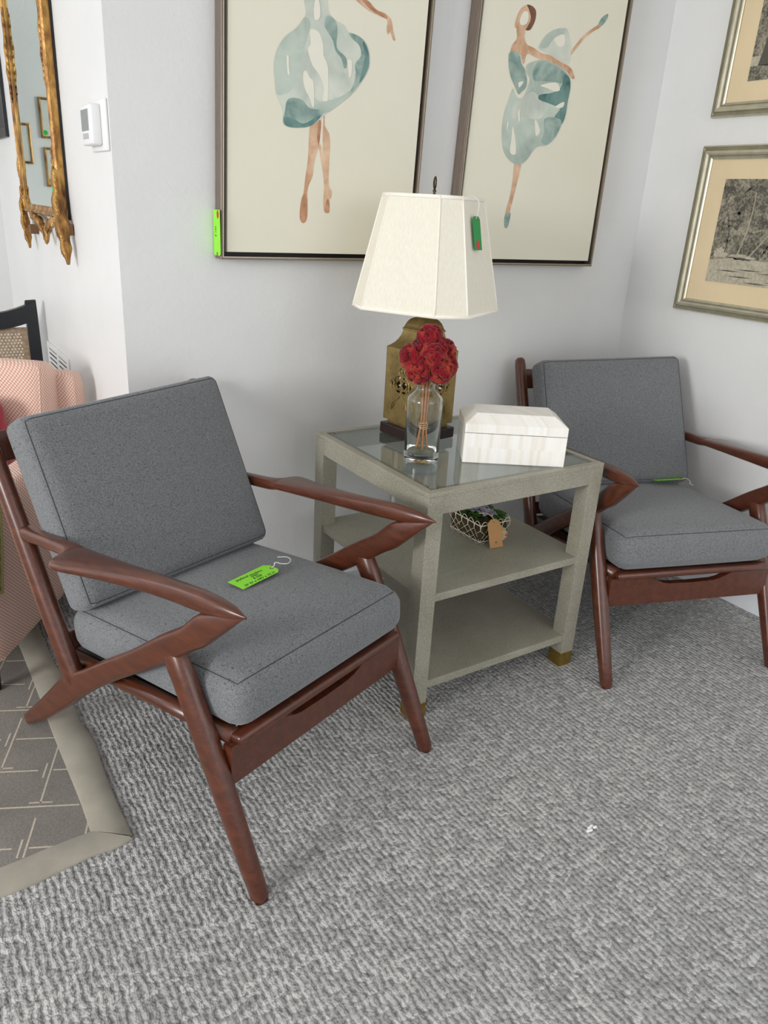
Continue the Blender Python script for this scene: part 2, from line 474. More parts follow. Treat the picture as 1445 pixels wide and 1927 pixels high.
M_DOT = m_plain('green_sticker', srgb(22, 190, 72), 0.6, vary=0.02)
M_PEN = m_plain('black_pen', srgb(24, 26, 24), 0.6)
M_STRING = m_plain('white_string', srgb(238, 236, 230), 0.8, vary=0.03)
M_DKWOOD = m_plain('ebonised_base', srgb(40, 26, 24), 0.35, vary=0.3)
M_GLASS = m_glass('clear_glass', (0.97, 1, 0.985, 1))
M_TOPGLASS = m_glass('table_glass', (0.80, 0.88, 0.85, 1))
M_STEM = m_plain('dry_stem', srgb(196, 136, 84), 0.7, vary=0.2, scale=80)
M_TWINE = m_plain('raffia', srgb(226, 196, 150), 0.8)
M_WIRE = m_plain('cream_wire', srgb(236, 228, 208), 0.5)
M_LEAF = m_plain('boxwood_leaf', srgb(72, 116, 36), 0.45, vary=0.45, scale=40)
M_LEAFD = m_plain('dark_leaf', srgb(28, 56, 36), 0.45, vary=0.3)
M_LILAC = m_plain('lilac_rose', srgb(186, 176, 192), 0.7, vary=0.12, scale=50)
M_KRAFT = m_plain('kraft_card', srgb(186, 138, 88), 0.8, vary=0.05)
M_DARKIN = m_plain('charcoal', srgb(30, 28, 26), 0.8)
M_BRASSF = m_brass('hammered_brass', (120, 96, 40), (176, 150, 76), 0.4)
M_BIND = m_plain('beige_suede_binding', srgb(164, 158, 144), 0.9, vary=0.1, scale=14, sheen=0.2, bump=0.2)
M_RUGLINE = m_plain('cream_rug_yarn', srgb(196, 186, 170), 0.95, vary=0.12, scale=200)
M_REDF = m_plain('crimson_fabric', srgb(156, 24, 48), 0.9, vary=0.15, sheen=0.3)
M_OLIVE = m_plain('olive_floral_fabric', srgb(150, 142, 92), 0.9, vary=0.45, scale=55)
M_OLIVEW = m_plain('olive_piping', srgb(170, 162, 104), 0.8)
M_LCD = m_plain('grey_display', srgb(128, 136, 134), 0.25, vary=0.02)
M_GREYB = m_plain('grey_button', srgb(176, 180, 184), 0.5)
M_LINT = m_plain('lint', srgb(240, 240, 240), 0.9)
t_ = NT('mirror_silver'); M_MIRROR = t_.out(srgb(206, 222, 216), 0.02, None, metal=1.0)
M_DARKCLOTH = m_plain('dark_photograph', srgb(36, 40, 44), 0.5)

# ------------------------------------------------------------------ room
RW = 2.0374; YA = 2.06; CH = 2.62
def struct(name, mb, mat, smooth=False):
    o = mb.build(name, mat, smooth=smooth); o['kind'] = 'structure'; return o
struct('floor', MB().box((-6.2, -3.8, -0.05), (RW+0.02, YA+0.02, 0.0)), M_CARPET)
struct('ceiling', MB().box((-6.2, -3.8, CH), (RW+0.1, YA+0.1, CH+0.05)), M_CEIL)
struct('wall_back', MB().box((0.0, 0.0, 0.0), (RW+0.1, 0.10, CH)), M_WALL)
struct('wall_right', MB().box((RW, -3.8, 0.0), (RW+0.10, 0.0, CH)), M_WALL)
struct('wall_left', MB().box((0.0, 0.10, 0.0), (0.10, YA, CH)), M_WALL)
struct('wall_alcove', MB().box((-6.2, YA, 0.0), (0.10, YA+0.1, CH)), M_WALL)
struct('baseboard_right', MB().box((RW-0.014, -3.8, 0.0), (RW, 0.0, 0.085), 0.003), M_TRIM)
struct('baseboard_back', MB().box((0.0, -0.014, 0.0), (RW-0.014, 0.0, 0.085), 0.003), M_TRIM)
struct('baseboard_left', MB().box((-0.014, -0.014, 0.0), (0.0, YA, 0.085), 0.003), M_TRIM)

# ------------------------------------------------------------------ lounge chairs
def ell_loft(stations, y0, n=20, e=2.8):
    """stations: (u, z, half_in_plane, half_lateral, lateral_offset); in-plane axis is perpendicular to the path"""
    rings = []; sec = superellipse(n, e); N = len(stations)
    for i, (u, z, h, l, off) in enumerate(stations):
        a = stations[max(i-1, 0)]; b = stations[min(i+1, N-1)]
        t = Vector((b[0]-a[0], 0, b[1]-a[1])).normalized(); nrm = Vector((-t.z, 0, t.x))
        rings.append([Vector((u, y0+off, z))+nrm*(h*q)+Vector((0, l*p, 0)) for p, q in sec])
    return rings
def densify(st, n=5):
    c = catmull([Vector(s[:3]) for s in st], n); d = catmull([Vector((s[3], s[4], 0)) for s in st], n)
    return [(p.x, p.y, p.z, q.x, q.y) for p, q in zip(c, d)]

W0 = 0.307
def slump(P):
    k = 0.5+0.5*P.x/0.237
    P.x -= k*(0.003+0.021*max(0, 0.5+0.5*P.y/0.286)); return P
def chair_parts(root):
    for sd in (-1, 1):      # y = -W0 is the sitter's right
        y = sd*W0
        # rear post
        st = [(-0.4415, 0.848, 0.004, 0.004), (-0.4405, 0.846, 0.012, 0.012), (-0.437, 0.839, 0.019, 0.017), (-0.430, 0.824, 0.0215, 0.019), (-0.385, 0.728, 0.023, 0.020), (-0.315, 0.580, 0.026, 0.021), (-0.24, 0.42, 0.027, 0.021),
              (-0.19, 0.315, 0.028, 0.021), (-0.165, 0.262, 0.034, 0.021), (-0.152, 0.235, 0.036, 0.018)]
        MB().loft(ell_loft([(*s, 0) for s in st], y, e=2.3)).build('back_post', M_WOOD, root)
        # long diagonal rail that runs down to the rear foot
        st = [(0.418, 0.6505, 0.004, 0.003), (0.395, 0.637, 0.0105, 0.009), (0.36, 0.6165, 0.021, 0.0145), (0.325, 0.595, 0.0295, 0.0175), (0.298, 0.571, 0.0300, 0.0185), (0.27, 0.549, 0.0265, 0.019), (0.20, 0.498, 0.029, 0.019), (0.10, 0.425, 0.0265, 0.019), (0.0, 0.357, 0.0265, 0.019), (-0.10, 0.284, 0.0285, 0.019),
              (-0.165, 0.236, 0.034, 0.019), (-0.20, 0.205, 0.0345, 0.019), (-0.25, 0.158, 0.031, 0.019), (-0.33, 0.086, 0.0245, 0.018), (-0.395, 0.034, 0.018, 0.016), (-0.412, 0.022, 0.014, 0.013), (-0.420, 0.017, 0.007, 0.007)]
        MB().loft(ell_loft(densify([(*s, 0) for s in st], 3), y, e=3.4)).build('rear_leg', M_WOOD, root)
        # front leg
        st = [(0.195, 0.525, 0.012, 0.012), (0.214, 0.500, 0.030, 0.0185), (0.245, 0.448, 0.0275, 0.021), (0.30, 0.340, 0.026, 0.023), (0.36, 0.212, 0.0245, 0.0225), (0.42, 0.084, 0.021, 0.020), (0.456, 0.007, 0.0185, 0.018), (0.459, 0.001, 0.016, 0.016)]
        rg = ell_loft([(*s, 0) for s in st], y, e=2.5)
        for p in rg[-1]: p.z = 0.0
        for p in rg[-2]: p.z = max(p.z, 0.002)
        MB().loft(rg).build('front_leg', M_WOOD, root)
        # arm rest: stem, notch, paddle, pointed tip (inner edge, outer edge, half thickness)
        A = [(-0.325, 0.287, 0.320, 0.012), (-0.30, 0.287, 0.323, 0.020), (-0.26, 0.289, 0.321, 0.0165), (-0.18, 0.288, 0.3215, 0.016), (-0.125, 0.286, 0.325, 0.016), (-0.106, 0.286, 0.333, 0.0155),
             (-0.096, 0.286, 0.349, 0.0150), (-0.090, 0.286, 0.371, 0.0140), (-0.083, 0.286, 0.381, 0.0145), (-0.070, 0.2862, 0.385, 0.0152), (-0.045, 0.2865, 0.381, 0.0157), (0.0, 0.287, 0.368, 0.0165), (0.08, 0.2885, 0.349, 0.0180), (0.16, 0.2895, 0.3345, 0.0195),
             (0.24, 0.290, 0.327, 0.021), (0.30, 0.290, 0.326, 0.0215), (0.35, 0.291, 0.324, 0.0190), (0.39, 0.2955, 0.319, 0.013), (0.415, 0.302, 0.3125, 0.006), (0.428, 0.306, 0.308, 0.002)]
        st = []
        for u, i_, o_, h in A:
            z = 0.593+(u+0.308)/0.735*0.062
            if u > 0.24: z -= (0.021-h)*0.15
            st.append((u, z, h, (o_-i_)/2, sd*((o_+i_)/2-W0)))
        MB().loft(ell_loft(densify(st, 3), y, n=24, e=2.5)).build('arm_rest', M_WOOD, root)
        # side rail of the seat frame
        pts = [(-0.26, sd*0.268, 0.268), (-0.10, sd*0.268, 0.285), (0.10, sd*0.268, 0.307), (0.345, sd*0.268, 0.331)]
        MB().tube(pts, 0.019, 12).build('seat_rail', M_WOOD, root)
    # back slats
    sl = lambda z: -0.436+(0.837-z)/0.905*0.426*1.04
    for z, hh, nm in ((0.775, 0.036, 'top_rail'), (0.335, 0.022, 'lower_rail')):
        u = -0.436+(0.837-z)*0.4706
        R = Matrix.Translation((u-0.004, 0, z)) @ Matrix.Rotation(-math.radians(25.2), 4, 'Y')
        MB().box((-0.009, -0.295, -hh), (0.009, 0.295, hh), 0.005, 2, mat=R).build(nm, M_WOOD, root)
    # front strip with rounded ends
    R = Matrix.Translation((0.352, 0, 0.330)) @ Matrix.Rotation(math.radians(-7), 4, 'Y')
    MB().box((-0.022, -0.276, -0.0115), (0.022, 0.276, 0.0115), 0.009, 3, mat=R).build('front_rail', M_WOOD, root)
    # apron board with a hollow cut in its top edge
    top = [(-0.29, 0.321), (-0.17, 0.321), (-0.155, 0.319), (-0.13, 0.308), (-0.105, 0.297), (-0.08, 0.292), (0.0, 0.290), (0.08, 0.292), (0.105, 0.297), (0.13, 0.308), (0.155, 0.319), (0.17, 0.321), (0.29, 0.321)]
    ol = [Vector((0.338+(0.27-z)*0.46*0.0, y, z)) for y, z in top]+[Vector((0.338, 0.29, 0.226)), Vector((0.338, -0.29, 0.226))]
    v, f = slab(ol, [], (1, 0, 0), 0.022)
    MB().add(v, f).build('front_apron', M_WOOD, root, smooth=False)
    # webbing platform under the cushion
    MB().box((-0.25, -0.25, 0.0), (0.33, 0.25, 0.006), mat=Matrix.Translation((0, 0, 0.302)) @ Matrix.Rotation(math.radians(-5.9), 4, 'Y')).build('seat_platform', M_DARKIN, root)
    # seat cushion
    Rm = Matrix.Rotation(math.radians(-4.0), 3, 'Y')
    v, f, mp = rbox((0.085, 0, 0.390), (0.289, 0.280, 0.064), 0.044, 22, (0.016, 0.006), Rm)
    sc = MB().add(v, f).build('seat_cushion', M_FAB, root)
    e = 0.985
    loop = [mp(Vector((x, yy, 0.99))) for x, yy in edge_loop(0.995)]
    sm = MB().tube(loop, 0.0013, 6, closed=True)
    for sx, sy in ((1, 1), (1, -1), (-1, 1), (-1, -1)):
        sm.tube([mp(Vector((sx*0.995, sy*0.995, zz/10))) for zz in range(-9, 10)], 0.0011, 6)
    sm.build('seam', M_SEAM, sc)
    # back cushion (local z = thickness, x = up the back)
    n = Vector((0.899, 0, 0.438)); tt = Vector((-0.438, 0, 0.899))
    Rb = Matrix((( tt.x, 0, n.x), (0, -1, 0), (tt.z, 0, n.z))).to_3x3()
    Rb[1][1] = -1.0
    v, f, mp = rbox((-0.2475, -0.001, 0.655), (0.237, 0.286, 0.050), 0.022, 24, (0.016, 0.006), Rb, slump)
    bc = MB().add(v, f).build('back_cushion', M_FAB, root)
    loop = [mp(Vector((x, yy, 0.99))) for x, yy in edge_loop(0.995)]
    sm = MB().tube(loop, 0.0013, 6, closed=True)
    sm.tube([mp(Vector((x, yy, -0.99))) for x, yy in edge_loop(0.995)], 0.0013, 6, closed=True)
    sm.build('seam', M_SEAM, bc)
    MB().tube([mp(Vector((-0.985, yy/20, 0.80)))+Vector((0, 0, -0.001)) for yy in range(-19, 20)], 0.0035, 8).build('piping', M_FAB, bc)

def edge_loop(e):
    N = 24; L = []
    for a, b in (((-e, -e), (e, -e)), ((e, -e), (e, e)), ((e, e), (-e, e)), ((-e, e), (-e, -e))):
        for i in range(N): L.append((a[0]+(b[0]-a[0])*i/N, a[1]+(b[1]-a[1])*i/N))
    return L

def copy_tree(o, parent=None):
    c = o.copy(); COL.objects.link(c)
    if parent: c.parent = parent
    for ch in list(o.children): copy_tree(ch, c)
    return c

C1 = thing('lounge_chair', 'walnut lounge chair with grey cushions, the nearer of the pair, left of the side table', 'chair', (0.0376, -0.563, 0), -1.2108, 'pair of grey cushioned lounge chairs')
chair_parts(C1)
C2 = copy_tree(C1)
C2.location = (1.5869, -0.5752, 0); C2.rotation_euler = (0, 0, -1.8829)
C2['label'] = 'walnut lounge chair with grey cushions in the right corner, beyond the side table'

# ------------------------------------------------------------------ side table
TX0, TY0, TW, TD, TH = 0.517, -0.7665, 0.633, 0.600, 0.6863
LEG = 0.050
T = thing('side_table', 'grey shagreen side table with glass top, two shelves and brass feet', 'table', (TX0+TW/2, TY0+TD/2, 0))
def tb(a, b): return (a[0]-TW/2, a[1]-TD/2, a[2]), (b[0]-TW/2, b[1]-TD/2, b[2])
for lx in (0, TW-LEG):
    for ly in (0, TD-LEG):
        lg = MB().box(*tb((lx, ly, 0.048), (lx+LEG, ly+LEG, TH-0.0125)), 0.001).build('leg', M_SHAG, T, smooth=False)
        MB().box(*tb((lx-0.001, ly-0.001, 0), (lx+LEG+0.001, ly+LEG+0.001, 0.05)), 0.002).build('foot_cap', M_BRASSF, lg, smooth=False, label='brass foot cap')
AP = 0.062
fr = MB()
fr.box(*tb((LEG, 0.001, TH-AP), (TW-LEG, LEG-0.014, TH-0.002)), 0.0015)
fr.box(*tb((LEG, TD-LEG+0.014, TH-AP), (TW-LEG, TD-0.001, TH-0.002)), 0.0015)
fr.box(*tb((0.001, LEG, TH-AP), (LEG-0.014, TD-LEG, TH-0.002)), 0.0015)
fr.box(*tb((TW-LEG+0.014, LEG, TH-AP), (TW-0.001, TD-LEG, TH-0.002)), 0.0015)
fr.build('apron', M_SHAG, T, smooth=False)
# rim that holds the glass
RIM = 0.024
rm = MB()
rm.box(*tb((0, 0, TH-0.0125), (TW, RIM, TH)), 0.0015)
rm.box(*tb((0, TD-RIM, TH-0.012), (TW, TD, TH)), 0.0015)
rm.box(*tb((0, RIM, TH-0.012), (RIM, TD-RIM, TH)), 0.0015)
rm.box(*tb((TW-RIM, RIM, TH-0.012), (TW, TD-RIM, TH)), 0.0015)
rm.build('top_rim', M_SHAG, T, smooth=False)
MB().box(*tb((RIM, RIM, TH-0.009), (TW-RIM, TD-RIM, TH-0.0002)), 0.0006, 1).build('glass_top', M_TOPGLASS, T, smooth=False, label='clear glass panel set in the top')
for z0, z1 in ((0.366, 0.389), (0.090, 0.114)):
    MB().box(*tb((0.006, 0.006, z0), (TW-0.006, TD-0.006, z1)), 0.0015).build('shelf', M_SHAG, T, smooth=False)
ZT = TH+0.0003; ZS = 0.389

# ------------------------------------------------------------------ table lamp
LX, LY = 0.797, -0.309; LR = math.radians(7)
L = thing('table_lamp', 'brass pagoda shaped table lamp with ivory cut-corner shade on the side table', 'lamp', (LX, LY, ZT), LR)
pl = MB().box((-0.083, -0.083, 0), (0.083, 0.083, 0.034), 0.004, 2).build('plinth', M_DKWOOD, L, smooth=False)
def sq(h, z): return [Vector((-h, -h, z)), Vector((h, -h, z)), Vector((h, h, z)), Vector((-h, h, z))]
body = MB()
MB().box((-0.066, -0.066, 0.034), (0.066, 0.066, 0.046)).build('brass_foot', M_BRASS, L, smooth=False)
B0, B1, BH = 0.046, 0.268, 0.076
# pagoda roof
prof = [(0.0765, B1-0.004), (0.0765, B1), (0.068, B1+0.006), (0.060, B1+0.014), (0.053, B1+0.024), (0.0475, B1+0.036), (0.0445, B1+0.047), (0.0435, B1+0.052), (0.046, B1+0.054), (0.046, B1+0.057), (0.0425, B1+0.060), (0.040, B1+0.068), (0.036, B1+0.077), (0.030, B1+0.085), (0.022, B1+0.090), (0.014, B1+0.092)]
body.loft([sq(h, z) for h, z in prof])
body.build('brass_roof', M_BRASS, L, smooth=True, angle=40)
# four fretwork panels
def panel(k):
    a = k*PI/2; Rz = Matrix.Rotation(a, 3, 'Z')
    P = lambda x, z: Rz @ Vector((x, -BH, z))
    cz = 0.163; K = 1.42
    def lens(cx, cy, lx, ly, n=10):
        pts = []
        for i in range(n):
            t = 2*PI*i/n; c, s_ = math.cos(t), math.sin(t)
            pts.append((K*cx+K*lx*math.copysign(abs(c)**1.25, c), cz+K*cy+K*ly*math.copysign(abs(s_)**1.25, s_)))
        return pts
    def astro(cx, cy, r, n=12):
        pts = []
        for i in range(n):
            t = 2*PI*i/n; c, s_ = math.cos(t), math.sin(t)
            pts.append((K*cx+K*r*math.copysign(abs(c)**1.9, c), cz+K*cy+K*r*1.25*math.copysign(abs(s_)**1.9, s_)))
        return pts
    H = []
    for sx in (-1, 1):
        H.append(astro(sx*0.0088, 0.0, 0.0078))
        H.append(lens(sx*0.0088, 0.0150, 0.0062, 0.0030)); H.append(lens(sx*0.0088, -0.0150, 0.0062, 0.0030))
        H.append(lens(sx*0.0190, 0.0, 0.0026, 0.0080))
        H.append(lens(sx*0.0290, -0.001, 0.0022, 0.0055))
        H.append(lens(sx*0.0030, 0.0285, 0.0018, 0.0055))
    holes = [[P(x, z) for x, z in h] for h in H]
    ol = [P(-BH, B0), P(BH, B0), P(BH, B1), P(-BH, B1)]
    v, f = slab(ol, holes, Rz @ Vector((0, 1, 0)), 0.0018)
    o = MB().add(v, f).build('fretwork_panel', M_BRASS, L, smooth=False)
    mo = MB(); Q = lambda x, z, d=0.0008: Rz @ Vector((K*x, -BH-d, cz+K*z))
    mo.tube([Q(0.0245*math.cos(t*PI/16), 0.0205*math.sin(t*PI/16)) for t in range(32)], 0.0019, 6, closed=True)
    for cx, cy, rx, ry in ((-0.029, -0.001, 0.0065, 0.0088), (0.029, -0.001, 0.0065, 0.0088), (0, 0.0280, 0.0085, 0.0090)):
        mo.tube([Q(cx+rx*math.cos(t*PI/10), cy+ry*math.sin(t*PI/10)) for t in range(20)], 0.0017, 6, closed=True)
    for sx in (-1, 1):
        mo.tube([Q(sx*0.0088+0.0095*math.cos(t*PI/10), 0.0125*math.sin(t*PI/10)) for t in range(20)], 0.0008, 6, closed=True)
        mo.tube(catmull([Q(0, -0.021), Q(sx*0.010, -0.031), Q(sx*0.020, -0.037), Q(sx*0.026, -0.036)], 4), 0.0018, 6)
        mo.tube(catmull([Q(sx*0.018, -0.036), Q(sx*0.026, -0.044), Q(sx*0.029, -0.057), Q(sx*0.024, -0.052), Q(sx*0.019, -0.044)], 4, True), 0.0015, 6, closed=True)
        mo.tube(catmull([Q(sx*0.012, -0.033), Q(sx*0.013, -0.043), Q(sx*0.010, -0.050)], 4), 0.0010, 6)
    mo.build('raised_ornament', M_BRASS, o)
for k in range(4): panel(k)
nk = MB().lathe([(0.0115, B1+0.090), (0.0115, B1+0.112), (0.009, B1+0.114), (0.006, B1+0.118), (0.006, B1+0.17), (0.016, B1+0.172), (0.016, B1+0.22), (0.004, B1+0.222)], 20)
nk.build('neck_and_socket', M_BRASS, L, angle=40)
ZB, ZTOP = 1.071-ZT, 1.381-ZT
hp = MB()
for sx in (-1, 1):
    hp.tube(catmull([(sx*0.012, 0, B1+0.17), (sx*0.05, 0, B1+0.21), (sx*0.05, 0, B1+0.32), (sx*0.015, 0, ZTOP-0.012), (0, 0, ZTOP-0.008)], 6), 0.0018, 6)
hp.build('harp', M_BRASS, L)
fn = MB().lathe([(0.006, ZTOP-0.01), (0.006, ZTOP), (0.003, ZTOP+0.006), (0.0055, ZTOP+0.011), (0.003, ZTOP+0.016)], 14)
fn.ball((0, 0, ZTOP+0.032), 0.018, sub=2, sc=(0.18, 0.42, 1))
fn.build('finial', m_plain('dark_bronze', srgb(74, 62, 48), 0.4, metal=0.8), L)
# shade
SR = -1.0636-LR; SA, SB, CHM, SC = 0.1827, 0.1845, 0.0687, 0.6566
SHO = Matrix.Rotation(SR, 3, 'Z')
def shade_ring(z, k, ins=0.0):
    a, b, c = (SA-ins)*k, (SB-ins)*k, (CHM-ins*0.4)*k
    P = [(-a, b-c), (-a, -b+c), (-a+c, -b), (a-c, -b), (a, -b+c), (a, b-c), (a-c, b), (-a+c, b)]
    return [SHO @ Vector((x, y, z)) for x, y in P]
def kz(z): return 1+(SC-1)*(z-ZB)/(ZTOP-ZB)
rings = [shade_ring(z, kz(z)) for z in [ZB+(ZTOP-ZB)*i/8 for i in range(9)]]
inn = [shade_ring(z, kz(z), 0.003) for z in [ZTOP-(ZTOP-ZB)*i/8 for i in range(9)]]
rr = rings+inn+[rings[0]]
sh = MB().loft(rr, cap=False).build('lamp_shade', M_SHADE, L, smooth=False)
tr = MB()
for zc, hh in ((ZB, 0.010), (ZTOP, -0.010)):
    z0, z1 = zc, zc+hh
    o1, o2 = shade_ring(z0, kz(z0), -0.0022), shade_ring(z1, kz(z1), -0.0018)
    i1, i2 = shade_ring(z0, kz(z0), 0.0005), shade_ring(z1, kz(z1), 0.0005)
    tr.loft([i1, o1, o2, i2, i1], cap=False)
for k in range(8): tr.tube([r[k] for r in rings], 0.0022, 8)
tr.build('shade_trim', m_plain('ivory_trim', srgb(250, 245, 232), 0.7, vary=0.02), sh)
sp = MB()
for k in range(4):
    p = shade_ring(ZTOP-0.012, kz(ZTOP)*0.98)[2*k]; sp.tube([(0, 0, ZTOP-0.010), p], 0.0014, 6)
sp.build('shade_spider', M_BRASS, sh)

# lamp price tag hanging on the shade's right face
def shade_world(fx, z):   # point on the right-hand face (ring vertices 4-5); fx 0..1 across
    r = shade_ring(z-ZT, kz(z-ZT), -0.004); p = r[4].lerp(r[5], fx)
    c, s_ = math.cos(LR), math.sin(LR)
    return Vector((LX+p.x*c-p.y*s_, LY+p.x*s_+p.y*c, z))
nF = (shade_world(1, 1.2)-shade_world(0, 1.2)).normalized(); nO = Vector((nF.y, -nF.x, 0))
def tag_outline(w_, l_, cut):
    return [(-w_/2, -l_/2), (w_/2, -l_/2), (w_/2, l_/2-cut), (w_/2-cut, l_/2), (-w_/2+cut, l_/2), (-w_/2, l_/2-cut)]
def card(name, label, cat, M, w_, l_, cut, mat, th=0.0006, hole=True, group=None):
    """a shop tag: card with eyelet hole, local x across, y along, z normal; M maps to world"""
    root = thing(name, label, cat, M.translation, 0, group)
    Ml = Matrix.Translation(-M.translation) @ M
    ol = [Vector((x, y, 0)) for x, y in tag_outline(w_, l_, cut)]
    hs = [[Vector((0.0022*math.cos(a*PI/6), l_/2-cut*0.75+0.0022*math.sin(a*PI/6), 0)) for a in range(12)]] if hole else []
    v, f = slab(ol, hs, (0, 0, 1), th)
    MB().add([Ml @ Vector(p) for p in v], f).build('card', mat, root, smooth=False)
    if hole:
        MB().tube([Ml @ Vector((0.0036*math.cos(a*PI/8), l_/2-cut*0.75+0.0036*math.sin(a*PI/8), th)) for a in range(16)], 0.0011, 6, closed=True).build('eyelet', m_plain('eyelet_brown', srgb(150, 84, 66), 0.6), root)
    return root, Ml
def oval(Ml, cx, cy, rx, ry, th, mat, parent, name='sticker', label=None):
    pts = [Ml @ Vector((cx+rx*math.cos(a*PI/12), cy+ry*math.sin(a*PI/12), th)) for a in range(24)]
    n = (Ml.to_3x3() @ Vector((0, 0, 1)))
    v, f = slab(pts, [], n, 0.0003)
    return MB().add(v, f).build(name, mat, parent, smooth=False, label=label)
pc = shade_world(0.36, 1.290)
upv = (shade_world(0.36, 1.33)-shade_world(0.36, 1.25)).normalized()
xv = (nF*0.55+Vector((-nO.x, -nO.y, 0))*0.0+nO*0.10).normalized(); zv = xv.cross(upv).normalized()
if zv.dot(nO) < 0: xv = -xv; zv = -zv
M = Matrix((( xv.x, upv.x, zv.x, pc.x+nO.x*0.008), (xv.y, upv.y, zv.y, pc.y+nO.y*0.008), (xv.z, upv.z, zv.z, pc.z), (0, 0, 0, 1)))
tg, Ml = card('price_tag', 'green price tag with a red dot hanging from the lamp shade', 'tag', M, 0.038, 0.088, 0.008, M_GREEN)
oval(Ml, 0.0, -0.030, 0.009, 0.012, 0.0007, M_RED, tg, label='red dot')
tp = shade_world(0.22, ZTOP+ZT)+nO*0.004
e0 = Ml @ Vector((0, 0.038, 0.001))
st = catmull([tp-M.translation, tp-M.translation+Vector((0, 0, 0.003))+nF*0.012+nO*0.003, e0+Vector((0, 0, 0.04))+nO*0.004, e0], 8)
MB().tube(st, 0.0009, 6).build('string', M_STRING, tg)

# ------------------------------------------------------------------ vase with dried flowers
VX, VY = 0.657, -0.531
outer = [(0.0, 0.0), (0.044, 0.0), (0.048, 0.003), (0.0492, 0.010), (0.0492, 0.172), (0.0484, 0.178), (0.043, 0.186), (0.034, 0.195), (0.0275, 0.202), (0.0258, 0.210), (0.0278, 0.219), (0.0325, 0.228), (0.0350, 0.235)]
inner = [(0.0322, 0.236), (0.0298, 0.228), (0.0252, 0.219), (0.0232, 0.210), (0.0248, 0.201), (0.032, 0.192), (0.0405, 0.183), (0.0450, 0.176), (0.0460, 0.170), (0.0458, 0.034), (0.043, 0.028), (0.030, 0.0265), (0.0, 0.026)]
prof = [(r, z) for r, z in outer]+inner
V = MB()
segs = 56; vv = []; ff = []
ring_idx = []
for r, z in prof:
    if r == 0: ring_idx.append([len(vv)]); vv.append((0, 0, z))
    else:
        ring_idx.append([len(vv)+k for k in range(segs)]); vv += [(r*math.cos(2*PI*k/segs), r*math.sin(2*PI*k/segs), z) for k in range(segs)]
for a, b in zip(ring_idx[:-1], ring_idx[1:]):
    for k in range(segs):
        k2 = (k+1) % segs
        if len(a) == 1: ff.append((a[0], b[k2], b[k]))
        elif len(b) == 1: ff.append((a[k], a[k2], b[0]))
        else: ff.append((a[k], a[k2], b[k2], b[k]))
vase = V.add(vv, ff).build('glass_vase', M_GLASS); vase.location = (VX, VY, ZT+0.0004)
tag(vase, 'clear glass bottle vase with narrow neck in front of the brass lamp', 'vase')
BQ = thing('dried_flower_bunch', 'bunch of dried red velvety flowers tied with raffia in the glass vase', 'flowers', (VX, VY, ZT+0.0285))
zo = -(0.0285)
heads = [((0.000, 0.000, 0.318), 0.044), ((-0.040, 0.014, 0.290), 0.037), ((0.042, -0.016, 0.268), 0.036), ((0.010, -0.036, 0.262), 0.038), ((-0.034, -0.008, 0.258), 0.036), ((0.012, 0.036, 0.285), 0.036), ((0.0, 0.002, 0.343), 0.033), ((0.034, -0.016, 0.305), 0.035), ((-0.010, -0.034, 0.300), 0.032)]
for hc, hr in heads:
    fl = MB(); hc = Vector(hc)+Vector((0, 0, zo))
    fl.ball(hc, hr*0.80, sub=3)
    for i in range(44):
        zz = 1-2*(i+0.5)/44; ph = i*2.39996+random.random()*0.5; q = math.sqrt(1-zz*zz)
        d = Vector((q*math.cos(ph), q*math.sin(ph), zz))
        tng = d.orthogonal().normalized(); bt = d.cross(tng); a0 = random.random()*6.28; kk = random.choice((-1, 1))
        ln = random.uniform(0.8, 1.9); R0 = random.uniform(0.006, 0.0095); pts = []; rad = []
        for j in range(8):
            a = a0+kk*ln*j*0.40
            pts.append(hc+d*(hr*(0.86+random.uniform(-.03, .08)*0.4))+(tng*math.cos(a)+bt*math.sin(a))*R0)
            rad.append(0.0068*math.sin(PI*(j+0.9)/8.8)**0.4*random.uniform(0.9, 1.1))
        fl.tube(pts, rad, 7)
    fl.build('flower_head', M_VELVET, BQ)
for i, a in enumerate([0, 1.05, 2.1, 3.14, 4.2, 5.2, 0.5]):
    r0 = 0.022 if i < 6 else 0.004; c_, s_ = math.cos(a), math.sin(a)
    rb = 0.018 if i < 6 else 0.003
    pts = catmull([(rb*c_, rb*s_, 0.004+0.002), (0.008*c_, 0.008*s_, 0.070), (0.0075*c_, 0.0075*s_, 0.12), (0.009*c_, 0.009*s_, 0.18), (0.012*c_, 0.012*s_, 0.215), (r0*c_, r0*s_, 0.25)], 5)
    MB().tube(pts, 0.0028, 8).build('stem', M_STEM, BQ)
tw = MB()
for k in range(4):
    z = 0.066+k*0.0045
    tw.tube([(0.0125*math.cos(t*PI/9), 0.0125*math.sin(t*PI/9), z+0.002*math.sin(t*PI/9+k)) for t in range(18)], 0.0012, 6, closed=True)
tw.build('raffia_tie', M_TWINE, BQ)

